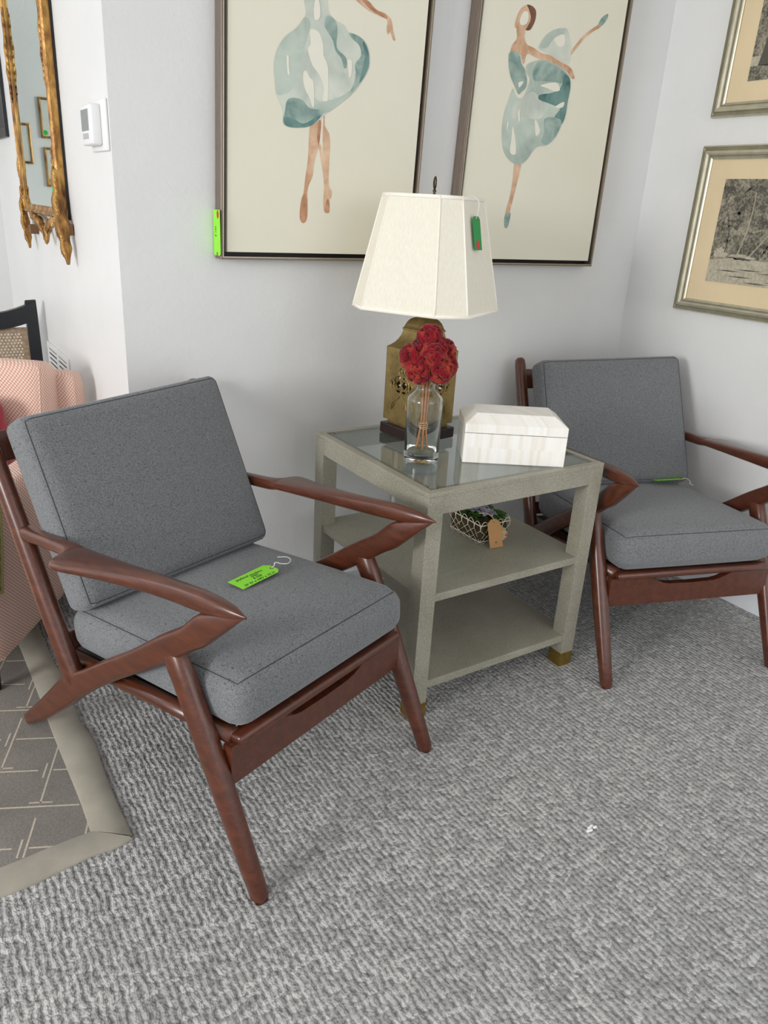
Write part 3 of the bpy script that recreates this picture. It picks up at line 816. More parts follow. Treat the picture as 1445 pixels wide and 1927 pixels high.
# ------------------------------------------------------------------ bone inlay box
BX = Vector((0.758, -0.592, 0)); be = Vector((0.243, -0.155, 0)); BL = be.length; ang = math.atan2(be.y, be.x)
BXO = thing('keepsake_box', 'cream striped keepsake box with sloping lid on the glass table', 'box', (BX.x, BX.y, ZT), ang)
BD = 0.176; z1, z2, z3 = 0.087, 0.112, 0.136; ia, ib = 0.034, 0.036
R4 = lambda x0, x1, y0, y1, z: [Vector((x0, y0, z)), Vector((x1, y0, z)), Vector((x1, y1, z)), Vector((x0, y1, z))]
MB().loft([R4(0, BL, 0, BD, 0), R4(0, BL, 0, BD, z1-0.0016)]).build('box_base', M_BONE, BXO, smooth=False)
MB().loft([R4(0.002, BL-0.002, 0.002, BD-0.002, z1-0.002), R4(0.002, BL-0.002, 0.002, BD-0.002, z1+0.001)]).build('lid_gap', M_DARKIN, BXO, smooth=False)
MB().loft([R4(0, BL, 0, BD, z1), R4(0, BL, 0, BD, z2), R4(ia, BL-ia, ib, BD-ib, z3)]).build('lid', M_BONE, BXO, smooth=False)

# ------------------------------------------------------------------ wire basket planter
BK = thing('wire_basket', 'small cream wire basket on the middle shelf of the side table', 'basket', (0.888, -0.557, ZS))
bw, bd, bh = 0.108, 0.146, 0.064
fl_ = 0.006
def bp(side, t, z):
    k = fl_*z/bh
    C = [(-k, -k), (bw+k, -k), (bw+k, bd+k), (-k, bd+k)]
    a, b = C[side], C[(side+1) % 4]
    return Vector((a[0]+(b[0]-a[0])*t, a[1]+(b[1]-a[1])*t, z))
rimw = MB()
for z, r in ((bh, 0.0015), (0.008, 0.0013)):
    rimw.tube([bp(s_, t/4, z) for s_ in range(4) for t in range(4)], r, 6, closed=True)
rimw.build('rim_wire', M_WIRE, BK)
mw = MB()
for s_ in range(4):
    n = 5 if s_ % 2 else 4
    for i in range(n):
        a, b = i/n, (i+1)/n; m_ = (a+b)/2
        # top scallop, crossing diagonals, bottom scallop
        ext = lambda t: t
        mw.tube(catmull([bp(s_, a, bh-0.016), bp(s_, a+0.02, bh+0.002), bp(s_, m_, bh+0.013), bp(s_, b-0.02, bh+0.002), bp(s_, b, bh-0.016)], 4), 0.0009, 5)
        mw.tube(catmull([bp(s_, a, 0.008), bp(s_, a+0.3/n, 0.0018), bp(s_, b-0.3/n, 0.0018), bp(s_, b, 0.008)], 3), 0.0008, 5)
        mw.tube([bp(s_, a, bh-0.016), bp(s_, min(1, a+1.6/n), 0.008)], 0.0008, 5)
        mw.tube([bp(s_, b, bh-0.016), bp(s_, max(0, b-1.6/n), 0.008)], 0.0008, 5)
mw.build('wire_mesh', M_WIRE, BK)
v, f, mp_ = rbox((bw/2, bd/2, 0.032), (bw/2-0.003, bd/2-0.003, 0.028), 0.008, 14)
v = [p+Vector((mnoise.noise(p*90), mnoise.noise(p*90+Vector((9, 0, 0))), mnoise.noise(p*90+Vector((0, 9, 0)))))*0.003 for p in v]
MB().add(v, f).build('moss_lining', M_SOIL, BK)
def leaf(mb, base, d, ln, wd, curl=0.25, m=0):
    d = d.normalized(); sd = d.cross(Vector((0, 0, 1))); sd = sd.normalized() if sd.length > 1e-4 else Vector((1, 0, 0)); up = sd.cross(d)
    V_, F_ = [], []
    N = 6
    for i in range(N+1):
        t = i/N; w_ = wd*math.sin(PI*min(1, t*0.94+0.06))**0.75 if t < 1 else 0.0002
        c = base+d*(ln*t)-up*(curl*ln*t*t)
        for k in (-1, 0, 1): V_.append(c+sd*(w_*k)+up*(abs(k)*w_*0.35))
        for k in (-1, 0, 1): V_.append(c+sd*(w_*k)+up*(abs(k)*w_*0.35)-up*0.0006)
    for i in range(N):
        o_ = i*6; p_ = o_+6
        F_ += [(o_, o_+1, p_+1, p_), (o_+1, o_+2, p_+2, p_+1), (o_+3, p_+3, p_+4, o_+4), (o_+4, p_+4, p_+5, o_+5), (o_, p_, p_+3, o_+3), (o_+2, o_+5, p_+5, p_+2)]
    mb.add(V_, F_, m)
PLT = thing('artificial_plant', 'boxwood sprigs with lilac roses filling the small wire basket', 'plant', (0.888+bw/2, -0.557+bd/2, ZS+0.055))
for k in range(17):
    g = MB(); bx_, by_ = random.uniform(-0.04, 0.046), random.uniform(-0.06, 0.062)
    if k == 0: bx_, by_ = 0.045, 0.02
    if k == 1: bx_, by_ = 0.046, -0.045
    for i in range(14):
        a = random.uniform(0, 6.28); el = random.uniform(0.1, 1.2)
        leaf(g, Vector((bx_, by_, random.uniform(0.004, 0.018))), Vector((math.cos(a), math.sin(a), math.tan(el)*0.7)), random.uniform(0.018, 0.03), random.uniform(0.005, 0.008))
    g.build('leaf_sprig', M_LEAFD if k in (0, 5, 9) else M_LEAF, PLT)
def rose(c, r):
    g = MB()
    for ringi, (n, rad, tilt, sz) in enumerate(((3, 0.15, 1.35, 0.55), (5, 0.3, 1.1, 0.75), (6, 0.5, 0.75, 0.95), (7, 0.65, 0.35, 1.05))):
        for i in range(n):
            a = 2*PI*i/n+ringi*0.6
            d = Vector((math.cos(a)*math.cos(tilt), math.sin(a)*math.cos(tilt), math.sin(tilt)))
            b = Vector(c)+Vector((math.cos(a), math.sin(a), 0))*rad*r*0.5
            leaf(g, b, d, r*sz, r*0.42*sz, curl=0.35)
    g.build('rose', M_LILAC, PLT)
rose((0.006, -0.030, 0.024), 0.022); rose((0.012, 0.018, 0.030), 0.022); rose((-0.012, 0.008, 0.026), 0.018)
# gift tags on the basket
cs = Vector((0.921, -0.601, ZS+0.002)); 
tilt = math.radians(18)
xv = Vector((0.985, -0.17, 0)).normalized(); upv = Vector((0.03, 0.36, 0.93)).normalized(); zv = xv.cross(upv).normalized(); 
if zv.y > 0: zv = -zv
xv = upv.cross(zv).normalized()
KL = 0.088; c0 = cs+upv*(KL/2)
M = Matrix(((xv.x, upv.x, zv.x, c0.x), (xv.y, upv.y, zv.y, c0.y), (xv.z, upv.z, zv.z, c0.z), (0, 0, 0, 1)))
kt = thing('gift_tag', 'brown kraft gift tag with punched heart leaning on the wire basket', 'tag', M.translation)
Ml = Matrix.Translation(-M.translation) @ M
kw = 0.046
heart = []
for i in range(22):
    t = 2*PI*i/22
    heart.append(Vector((0.0005*0.42*16*math.sin(t)**3, -KL/2+0.016+0.00021*(13*math.cos(t)-5*math.cos(2*t)-2*math.cos(3*t)-math.cos(4*t)), 0)))
hole = [Vector((0.002*math.cos(a*PI/6), KL/2-0.008+0.002*math.sin(a*PI/6), 0)) for a in range(12)]
v, f = slab([Vector((x, y, 0)) for x, y in ((-kw/2, -KL/2), (kw/2, -KL/2), (kw/2, KL/2-0.012), (kw/2-0.014, KL/2), (-kw/2+0.014, KL/2), (-kw/2, KL/2-0.012))], [heart, hole], (0, 0, 1), 0.0007)
MB().add([Ml @ p for p in v], f).build('card', M_KRAFT, kt, smooth=False)
e0 = Ml @ Vector((0, KL/2-0.008, 0.001))
MB().tube(catmull([e0, e0+Vector((-0.004, 0, 0.012)), e0+Vector((-0.012, 0.02, 0.022)), e0+Vector((-0.02, 0.05, 0.012))], 6), 0.0011, 6).build('string', M_TWINE, kt)
M2 = Matrix.Translation((0.943, -0.586, ZS+0.042)) @ M.to_3x3().to_4x4() @ Matrix.Rotation(math.radians(-38), 4, 'Z')
pt = thing('gift_tag', 'small speckled scalloped tag behind the kraft tag on the basket', 'tag', M2.translation)
Ml2 = Matrix.Translation(-M2.translation) @ M2
star = []
for i in range(40):
    t = 2*PI*i/40; r = 0.026+0.0022*math.cos(10*t); star.append(Ml2 @ Vector((r*math.cos(t), r*0.8*math.sin(t), 0)))
v, f = slab(star, [], (Ml2.to_3x3() @ Vector((0, 0, 1))), 0.0006)
MB().add(v, f).build('card', m_plain('speckled_card', srgb(176, 152, 112), 0.8, vary=0.35, scale=160), pt, smooth=False)
for dx, dy in ((0.023, 0.004), (-0.022, -0.004)):
    oval(Ml2, dx, dy, 0.005, 0.004, 0.0007, m_plain('rose_print', srgb(176, 70, 72), 0.7), pt, 'printed_flower')

# ------------------------------------------------------------------ price tags on the chairs and the picture
def chair_tag(name, label, P, xdir, w_, l_, up=Vector((0, 0, 1)), mat=M_LIME, hole=True):
    """long axis along xdir; text reads along it"""
    y = Vector(xdir).normalized(); z = (up-y*up.dot(y)).normalized(); x = y.cross(z)
    M = Matrix(((x.x, y.x, z.x, P.x), (x.y, y.y, z.y, P.y), (x.z, y.z, z.z, P.z), (0, 0, 0, 1)))
    return card(name, label, 'tag', M, w_, l_, 0.012, mat, hole=hole)+(M,)
ZC = 0.4735
a_ = Vector((0.0555, -0.636, ZC)); b_ = Vector((0.178, -0.590, ZC+0.003))
ctr = (a_+b_)/2+Vector((0, 0, 0.0035)); dirv = b_-a_
tg, Ml, M = chair_tag('price_tag', 'lime green handwritten price tag lying on the seat of the nearest lounge chair', ctr, dirv, 0.054, dirv.length)
def tl(Ml, lx, ly, rot=0): return Ml @ Matrix.Translation((lx, ly, 0.0007)) @ Matrix.Rotation(PI/2+rot, 4, 'Z')
hl = dirv.length/2
text_part('writing', 'Jaylond modern', 0.0128, M_PEN, tl(Ml, -0.0125, -hl+0.016, -0.08), tg)
text_part('writing', 'chair', 0.0120, M_PEN, tl(Ml, -0.001, -hl+0.054, -0.06), tg)
text_part('writing', '$ 500', 0.0120, M_PEN, tl(Ml, 0.0095, -hl+0.052, -0.06), tg)
text_part('writing', '29 W x 34D x 32 H', 0.0122, M_PEN, tl(Ml, 0.022, -hl+0.012, -0.02), tg)
e0 = Ml @ Vector((0, hl-0.009, 0.001)); dd = dirv.normalized(); nn = Vector((-dd.y, dd.x, 0))
sg = MB()
for k in (0, 1):
    sg.tube(catmull([e0, e0+dd*0.010+Vector((0, 0, 0.004)), e0+dd*0.022+nn*(0.010-0.004*k)+Vector((0, 0, 0.004+0.002*k)), e0+dd*0.030-nn*0.006+Vector((0, 0, 0.003)), e0+dd*0.042-nn*(0.017)+Vector((0, 0, 0.003)), e0+dd*0.062-nn*0.008+Vector((0, 0, 0.003)), e0+dd*0.068+nn*0.012+Vector((0, 0, 0.002)), e0+dd*0.052+nn*0.030+Vector((0, 0, 0.002))], 7), 0.0011, 6)
sg.build('string', M_STRING, tg)

# second chair: tag wedged between cushions, seen edge-on
c2f = Vector((math.cos(-1.8829), math.sin(-1.8829), 0)); c2l = Vector((-c2f.y, c2f.x, 0)); c2o = Vector((1.5869, -0.5752, 0))
P2 = c2o+c2f*(-0.098)+c2l*0.185+Vector((0, 0, 0.4685))
tg2, Ml2_, M2_ = chair_tag('price_tag', 'lime green price tag wedged under the back cushion of the corner lounge chair', P2, c2l+Vector((0, 0, 0.012)), 0.05, 0.125, up=(Vector((0, 0, 1))+c2f*(-0.25)))
e0 = Ml2_ @ Vector((0.012, 0.055, 0.001))
MB().tube(catmull([e0, e0+c2l*0.010+c2f*0.004+Vector((0, 0, 0.003)), e0+c2f*0.03+c2l*0.012+Vector((0, 0, -0.002)), e0+c2f*0.045-c2l*0.002+Vector((0, 0, -0.003)), e0+c2f*0.062+c2l*0.0+Vector((0, 0, -0.003))], 6), 0.0013, 6).build('string', M_STRING, tg2)

# ------------------------------------------------------------------ pictures on the back wall
def picture(name, label, q, depth=0.045):
    """q: outer front corners BL, BR, TR, TL on plane y=-depth"""
    root = thing(name, label, 'picture', (q[0].x, 0, q[0].z)); o0 = Vector((q[0].x, 0, q[0].z))
    BLc, BR, TR, TL = q
    def inset(d, y):
        pts = []
        u = (BR-BLc).normalized(); vv_ = (TL-BLc).normalized()
        for c, sx, sy in ((BLc, 1, 1), (BR, -1, 1), (TR, -1, -1), (TL, 1, -1)):
            p = c+u*(d*sx)+vv_*(d*sy); pts.append(Vector((p.x, y, p.z))-o0)
        return pts
    fr = MB()
    fr.loft([inset(0.0, -0.002), inset(0.0, -depth+0.001), inset(0.001, -depth), inset(0.007, -depth), inset(0.007, -0.008), inset(0.0, -0.002)], cap=False)
    fr.build('frame', M_FRW, root, smooth=False)
    lp = MB(); lp.loft([inset(0.0052, -depth-0.0003), inset(0.0052, -depth-0.0012), inset(0.0075, -depth-0.0012), inset(0.0075, -depth+0.006), inset(0.0052, -depth-0.0003)], cap=False)
    lp.build('inner_lip', M_LIP, root, smooth=False)
    MB().loft([inset(0.0065, -0.006), inset(0.0065, -0.012)]).build('backing', M_BLACK, root, smooth=False)
    cv = MB().loft([inset(0.0195, -0.010), inset(0.0195, -depth+0.006), inset(0.0205, -depth+0.005)]).build('canvas', M_CANVAS, root, smooth=False)
    return root, cv, o0, -depth+0.005
A2 = lambda px, py, y=-0.045: at(px, py, 1, y)
tlx = at(418, 0, 1, -0.045)-at(416, 488, 1, -0.045); tlx = tlx/tlx.z
def quad(bl, br, l, r, zt):
    ql = l/l.z; qr = r/r.z
    return [bl, br, br+qr*(zt-br.z), bl+ql*(zt-bl.z)]
slope1 = (Vector((0.016, 0, 0.62)))
bl1 = A2(416, 489); br1 = Vector((0.9235, -0.045, 1.183)); bl1.z = 1.181
Q1 = quad(bl1, br1, slope1, slope1, 2.23)
pic1, cv1, o1, yc1 = picture('framed_painting', 'framed watercolour dancer in a full pale skirt, left of the pair', Q1)
bl2 = at(852, 494, 1, -0.045); br2 = A2(1113, 502); bl2.z = br2.z = 1.177
sl2 = Vector((0.0085, 0, 0.87))
bl2.x = at(862, 360, 1, -0.045).x-0.004
Q2 = quad(bl2, br2, Vector((0.03, 0, 0.87)), sl2, 2.23)
pic2, cv2, o2, yc2 = picture('framed_painting', 'framed watercolour dancer with one leg raised, right of the pair', Q2)

W_PALE = m_water('pale_wash', srgb(188, 198, 190), srgb(212, 216, 202)); W_TEAL = m_water('teal_wash', srgb(104, 138, 134), srgb(168, 186, 176), 18)
W_DEEP = m_water('deep_teal', srgb(66, 104, 104), srgb(112, 146, 140), 24); W_MID = m_water('mid_wash', srgb(156, 174, 166), srgb(196, 206, 194), 12)
W_SKIN = m_water('skin_wash', srgb(196, 146, 112), srgb(222, 190, 160), 26); W_SKIND = m_water('skin_shadow', srgb(164, 112, 82), srgb(200, 152, 120), 30)
W_HAIR = m_water('hair_wash', srgb(72, 44, 34), srgb(120, 80, 60), 30); W_CREAM = m_plain('bare_canvas', srgb(240, 237, 222), 0.75, vary=0.01)
def paint(name, root, o0, y, ox, oy, sc, layers):
    mats = []; mb = MB()
    for i, (m, pts) in enumerate(layers):
        if m not in mats: mats.append(m)
        yy = y-0.0002-0.00009*i
        lp = [at(ox+a/sc, oy+b/sc, 1, yy) for a, b in pts]
        lp = catmull(lp, 4, True); lp = [Vector((p.x, yy, p.z))-o0 for p in lp]
        v, f = slab(lp, [], (0, 1, 0), 0.00006)
        mb.add(v, f, mats.index(m))
    return mb.build(name, mats, root, smooth=False)
SK1 = [(610, 95), (560, 160), (490, 215), (445, 290), (425, 380), (430, 480), (440, 560), (475, 640), (480, 710), (500, 745), (560, 755), (640, 745), (700, 705), (740, 665), (820, 610), (900, 540), (960, 455), (988, 370), (985, 290), (955, 240), (910, 205), (865, 190), (840, 150), (790, 120), (760, 90), (745, 60), (742, 0), (745, -110), (720, -200), (640, -205), (610, -110), (605, 0), (615, 60)]
paint('painted_dancer', pic1, o1, yc1, 380, 0, 3.141, [
    (W_SKIN, [(640, 740), (690, 710), (705, 720), (700, 800), (690, 870), (665, 960), (655, 1040), (630, 1100), (622, 1160), (622, 1280), (608, 1315), (590, 1315), (577, 1280), (585, 1190), (600, 1140), (610, 1050), (625, 950), (630, 850)]),
    (W_SKIND, [(690, 712), (704, 720), (698, 800), (690, 860), (680, 800)]),
    (W_SKIND, [(600, 1150), (622, 1162), (622, 1280), (608, 1315), (590, 1315), (577, 1280), (585, 1190)]),
    (W_SKIN, [(718, 690), (725, 690), (728, 745), (750, 790), (757, 850), (752, 960), (748, 1060), (752, 1105), (768, 1130), (765, 1165), (752, 1190), (754, 1250), (740, 1260), (722, 1250), (717, 1180), (722, 1100), (712, 1000), (700, 930), (690, 870), (700, 850), (708, 900), (714, 930), (714, 800)]),
    (W_SKIND, [(738, 1180), (752, 1188), (753, 1250), (740, 1258), (724, 1240)]),
    (W_SKIN, [(700, -215), (760, -190), (850, -110), (940, -14), (985, 5), (1030, 55), (1085, 80), (1115, 110), (1125, 145), (1130, 180), (1142, 235), (1130, 235), (1112, 190), (1100, 205), (1092, 170), (1095, 120), (1050, 95), (990, 65), (920, 10), (850, -60), (760, -140)]),
    (W_SKIND, [(940, -10), (985, 8), (1030, 58), (1085, 84), (1095, 112), (1040, 85), (980, 40)]),
    (W_SKIN, [(660, -360), (700, -350), (715, -300), (700, -255), (730, -200), (640, -205), (665, -255), (650, -310)]),
    (W_HAIR, [(655, -365), (690, -385), (725, -360), (728, -310), (705, -285), (712, -330), (690, -352)]),
    (W_PALE, SK1),
    (W_MID, [(610, 100), (560, 165), (490, 220), (448, 292), (428, 380), (434, 480), (446, 560), (520, 540), (560, 460), (590, 350), (620, 230), (640, 140)]),
    (W_MID, [(640, 560), (700, 600), (760, 590), (840, 560), (900, 500), (905, 430), (960, 440), (900, 540), (820, 610), (740, 665), (690, 660), (640, 640)]),
    (W_TEAL, [(870, 195), (920, 210), (965, 250), (988, 320), (985, 400), (950, 470), (900, 530), (880, 540), (910, 450), (905, 380), (940, 330), (930, 270), (890, 230)]),
    (W_DEEP, [(950, 245), (978, 290), (986, 360), (965, 440), (930, 490), (950, 400), (962, 330)]),
    (W_TEAL, [(500, 600), (530, 578), (590, 590), (640, 640), (720, 655), (690, 705), (640, 745), (560, 755), (500, 745), (480, 715), (492, 650)]),
    (W_DEEP, [(490, 690), (540, 700), (600, 730), (680, 690), (700, 690), (640, 744), (560, 754), (500, 744), (482, 715)]),
    (W_TEAL, [(740, 90), (790, 125), (800, 190), (795, 240), (800, 290), (850, 340), (855, 395), (840, 400), (825, 345), (790, 300), (775, 240), (740, 180), (725, 150)]),
    (W_CREAM, [(640, 175), (690, 190), (715, 260), (720, 330), (745, 400), (745, 580), (725, 597), (712, 585), (720, 520), (690, 440), (650, 380), (625, 290), (642, 260)]),
    (W_CREAM, [(600, 430), (615, 418), (640, 460), (660, 490), (662, 625), (650, 625), (635, 580), (610, 530), (598, 480)]),
    (W_CREAM, [(860, 355), (885, 360), (885, 430), (870, 460), (862, 400)]),
    (W_CREAM, [(500, 340), (512, 330), (515, 400), (520, 440), (505, 430)]),
    (W_CREAM, [(665, 10), (690, 0), (700, 90), (680, 120), (662, 100)]),
])
paint('painted_dancer', pic2, o2, yc2, 830, 0, 3.705, [
    (W_SKIN, [(600, 32), (640, 45), (662, 80), (660, 130), (640, 180), (610, 208), (560, 200), (520, 195), (513, 170), (530, 110), (560, 55)]),
    (W_CREAM, [(580, 80), (605, 85), (610, 120), (595, 165), (560, 175), (548, 150), (560, 110)]),
    (W_HAIR, [(600, 32), (640, 45), (662, 80), (655, 140), (625, 205), (590, 210), (600, 190), (620, 150), (625, 110), (610, 60)]),
    (W_SKIN, [(1165, 98), (1150, 140), (1110, 190), (1060, 220), (1000, 270), (950, 330), (905, 385), (905, 360), (940, 310), (1000, 240), (1060, 195), (1095, 170), (1130, 115)]),
    (W_TEAL, [(1165, 98), (1155, 135), (1120, 180), (1095, 175), (1110, 140), (1130, 115)]),
    (W_PALE, [(680, 335), (710, 270), (770, 215), (840, 195), (880, 205), (900, 280), (905, 380), (890, 445), (850, 435), (780, 390), (720, 360)]),
    (W_MID, [(690, 330), (715, 275), (770, 218), (840, 198), (860, 235), (790, 265), (740, 330)]),
    (W_CREAM, [(790, 270), (855, 240), (860, 310), (820, 325)]),
    (W_SKIN, [(513, 1140), (555, 1140), (545, 1210), (525, 1290), (500, 1390), (480, 1470), (482, 1510), (465, 1580), (450, 1590), (440, 1570), (447, 1500), (460, 1440), (480, 1370), (500, 1250)]),
    (W_TEAL, [(447, 1495), (482, 1485), (480, 1520), (465, 1580), (450, 1590), (440, 1570)]),
    (W_SKIN, [(530, 195), (585, 205), (580, 260), (600, 310), (640, 330), (700, 370), (760, 385), (830, 430), (900, 470), (925, 520), (928, 550), (905, 540), (870, 490), (800, 460), (720, 430), (660, 400), (600, 375), (580, 440), (570, 440), (555, 380), (520, 365), (485, 360), (500, 310), (530, 265)]),
    (W_MID, [(600, 450), (680, 420), (760, 430), (850, 480), (895, 540), (902, 600), (885, 700), (875, 780), (840, 860), (800, 950), (740, 1010), (680, 1020), (640, 1050), (600, 1110), (550, 1148), (500, 1135), (455, 1090), (430, 1020), (425, 900), (440, 790), (470, 700), (500, 620), (510, 640), (530, 680), (570, 680), (600, 620), (620, 550), (595, 500)]),
    (W_PALE, [(560, 690), (640, 640), (690, 690), (720, 760), (700, 820), (640, 830), (560, 810), (500, 830), (500, 740)]),
    (W_TEAL, [(680, 430), (760, 440), (840, 485), (890, 545), (860, 580), (780, 570), (700, 565), (650, 560), (640, 500)]),
    (W_DEEP, [(690, 660), (780, 645), (840, 600), (860, 520), (895, 545), (900, 620), (880, 720), (860, 830), (820, 880), (790, 820), (830, 760), (800, 740), (720, 710), (680, 690)]),
    (W_TEAL, [(720, 830), (790, 820), (840, 850), (800, 950), (740, 1008), (700, 990), (720, 920)]),
    (W_TEAL, [(480, 365), (540, 370), (560, 440), (585, 490), (598, 560), (590, 610), (560, 640), (540, 655), (515, 600), (485, 530), (472, 440)]),
    (W_CREAM, [(692, 595), (800, 575), (828, 625), (790, 638), (740, 615)]),
    (W_CREAM, [(800, 740), (855, 710), (850, 745), (810, 755)]),
    (W_CREAM, [(655, 830), (690, 910), (660, 945)]),
    (W_CREAM, [(500, 880), (520, 990), (518, 1075), (480, 1060), (490, 960)]),
    (W_CREAM, [(540, 575), (575, 570), (545, 610)]),
    (W_CREAM, [(545, 760), (550, 830), (540, 850), (535, 790)]),
    (W_CREAM, [(460, 850), (470, 860), (458, 915)]),
])
# tag on the left edge of the left picture
xf = Q1[0].x-0.0015
c_ = Vector((xf-0.002, -0.028, 1.250))
M = Matrix(((0, 0, -1, c_.x), (-1, 0.0, 0, c_.y), (0, 1, 0, c_.z), (0, 0, 0, 1))) @ Matrix.Rotation(math.radians(180), 4, 'Z')
tg, Ml = card('price_tag', 'lime green price tag with red dot hung on the left edge of the left painting', 'tag', M, 0.050, 0.120, 0.006, M_LIME)
oval(Ml, -0.010, -0.048, 0.008, 0.011, 0.0007, M_RED, tg, label='red dot')
text_part('writing', '$ 150', 0.012, M_PEN, Ml @ Matrix.Translation((0.004, 0.012, 0.0007)) @ Matrix.Rotation(-PI/2, 4, 'Z'), tg)

# ------------------------------------------------------------------ etchings on the right wall
def etching(label, y0, y1, z0, z1, fw, mat_in, scene):
    root = thing('framed_etching', label, 'picture', (RW, (y0+y1)/2, z0)); o0 = Vector((RW, (y0+y1)/2, z0))
    def ins(d, h): return [Vector((RW-h, y0-d, z0+d))-o0, Vector((RW-h, y1+d, z0+d))-o0, Vector((RW-h, y1+d, z1-d))-o0, Vector((RW-h, y0-d, z1-d))-o0]
    k = fw/0.045
    prof = [(0, 0.001), (0, 0.014), (0.004, 0.020), (0.008, 0.020), (0.010, 0.016), (0.014, 0.016), (0.018, 0.024), (0.026, 0.026), (0.032, 0.022), (0.034, 0.017), (0.038, 0.017), (0.041, 0.014), (0.045, 0.012), (0.045, 0.001)]
    fr = MB().loft([ins(d*k, h) for d, h in prof]+[ins(0, 0.001)], cap=False).build('frame', M_SILVER, root, smooth=False)
    lf = MB()
    for d, h in ((0.006, 0.0205), (0.012, 0.0165), (0.036, 0.0175)): lf.loft([ins((d-0.0012)*k, h), ins((d-0.0012)*k, h+0.0008), ins((d+0.0012)*k, h+0.0008), ins((d+0.0012)*k, h), ins((d-0.0012)*k, h)], cap=False)
    lf.build('frame_groove', M_SILVERD, fr, smooth=False)
    MB().loft([ins(fw-0.002, 0.002), ins(fw-0.002, 0.007)]).build('mat_board', M_MAT, root, smooth=False)
    md, mb_ = mat_in
    py0, py1, pz0, pz1 = y0-md, y1+md, z0+mb_, z1-mb_*0.95
    hx = RW-0.0076
    P = lambda a, b, h=0.0: Vector((hx-h, py0+(py1-py0)*a, pz0+(pz1-pz0)*b))-o0
    mats = [M_PRINT, M_PAPER, M_INK, M_TRUNK]; g = MB()
    def poly(pts, m, h, sm=True):
        lp = [P(a, b, h) for a, b in pts]
        v, f = slab(lp, [], (1, 0, 0), 0.0002); g.add(v, f, m)
    poly([(0, 0), (1, 0), (1, 1), (0, 1)], 0, 0.0003)
    for m, pts in scene: 
        poly(pts, m, 0.0006 if m == 1 else 0.0009 if m == 2 else 0.0012)
    g.build('print', mats, root, smooth=False)
    return root
M_TRUNK = m_plain('print_highlight', srgb(168, 160, 140), 0.7, vary=0.15, scale=80)
def trunk(x0, y0_, x1, y1_, w0, w1, m=3, bend=0.02):
    L_, R_ = [], []
    for i in range(7):
        t = i/6; x = x0+(x1-x0)*t+bend*math.sin(PI*t); y = y0_+(y1_-y0_)*t; w_ = w0+(w1-w0)*t
        L_.append((x-w_, y)); R_.append((x+w_, y))
    return (m, L_+R_[::-1])
def blobby(cx, cy, rx, ry, m, n=26, amp=0.22):
    pts = []
    for i in range(n):
        a = 2*PI*i/n; k = 1+random.uniform(-amp, amp); pts.append((min(0.998, max(0.002, cx+rx*k*math.cos(a))), min(0.998, max(0.002, cy+ry*k*math.sin(a)))))
    return (m, pts)
def figure(x, y, s):
    return (2, [(x-0.010*s, y), (x-0.004*s, y+0.06*s), (x-0.014*s, y+0.10*s), (x-0.012*s, y+0.16*s), (x-0.004*s, y+0.175*s), (x-0.006*s, y+0.20*s), (x+0.002*s, y+0.215*s), (x+0.008*s, y+0.20*s), (x+0.006*s, y+0.175*s), (x+0.014*s, y+0.16*s), (x+0.012*s, y+0.09*s), (x+0.008*s, y+0.05*s), (x+0.010*s, y)])
def palm_top(x, y, r, m=2):
    out = []
    for k in range(9):
        a = -0.5+k*PI/8*1.1; dx, dy = math.cos(a), math.sin(a)
        cl = lambda q: (min(0.997, max(0.003, q[0])), min(0.997, max(0.003, q[1])))
        out.append((m, [cl(q) for q in [(x, y), (x+dx*r*0.5-dy*0.004, y+dy*r*0.55+0.03*abs(dx)), (x+dx*r, y+dy*r*0.5-0.05*abs(dx)), (x+dx*r*0.5+dy*0.005, y+dy*r*0.48+0.012)]]))
    return out
sc1 = [(1, [(0, 0), (1, 0), (1, 0.27), (0.8, 0.25), (0.6, 0.28), (0.4, 0.24), (0.2, 0.26), (0, 0.22)])]
for i in range(16):
    x = random.uniform(0.02, 0.75); y = random.uniform(0.02, 0.2); sc1.append((2, [(x, y), (x+0.1, y-0.006), (x+0.2, y+0.002), (x+0.1, y+0.007)]))
for i in range(60): sc1.append(blobby(random.uniform(0.05, 0.95), random.uniform(0.33, 0.88), random.uniform(0.01, 0.03), random.uniform(0.008, 0.024), 2, 18, 0.6))
for i in range(14): sc1.append(blobby(random.uniform(0.3, 0.95), random.uniform(0.4, 0.85), random.uniform(0.015, 0.04), random.uniform(0.012, 0.03), 1, 16, 0.5))
sc1 += [blobby(0.07, 0.29, 0.05, 0.05, 1, 20, 0.3), blobby(0.22, 0.27, 0.09, 0.025, 1, 24, 0.5), blobby(0.24, 0.25, 0.05, 0.012, 2, 24, 0.5), trunk(0.19, 0.27, 0.235, 0.88, 0.005, 0.003), trunk(0.28, 0.28, 0.50, 0.85, 0.006, 0.003), trunk(0.36, 0.28, 0.40, 0.62, 0.004, 0.002, 2), trunk(0.10, 0.3, 0.06, 0.7, 0.004, 0.002, 2), trunk(0.45, 0.3, 0.47, 0.6, 0.004, 0.002, 2), trunk(0.56, 0.3, 0.58, 0.55, 0.005, 0.003, 2), trunk(0.66, 0.28, 0.62, 0.6, 0.005, 0.003), figure(0.62, 0.10, 0.9), figure(0.79, 0.13, 0.75), figure(0.83, 0.13, 0.7)]
sc1 += palm_top(0.235, 0.88, 0.10)+palm_top(0.50, 0.86, 0.10)+palm_top(0.03, 0.88, 0.09)
etching('silver framed etching of palm trees and walkers, lower one on the right wall', -0.246, -1.02, 1.043, 1.6115, 0.045, (0.112, 0.114), sc1)
sc2 = [(1, [(0, 0.12), (1, 0.10), (1, 0.24), (0.6, 0.2), (0.3, 0.22), (0, 0.2)]), (1, [(0.0, 0.75), (0.3, 0.6), (0.6, 0.7), (1, 0.62), (1, 1), (0, 1)])]
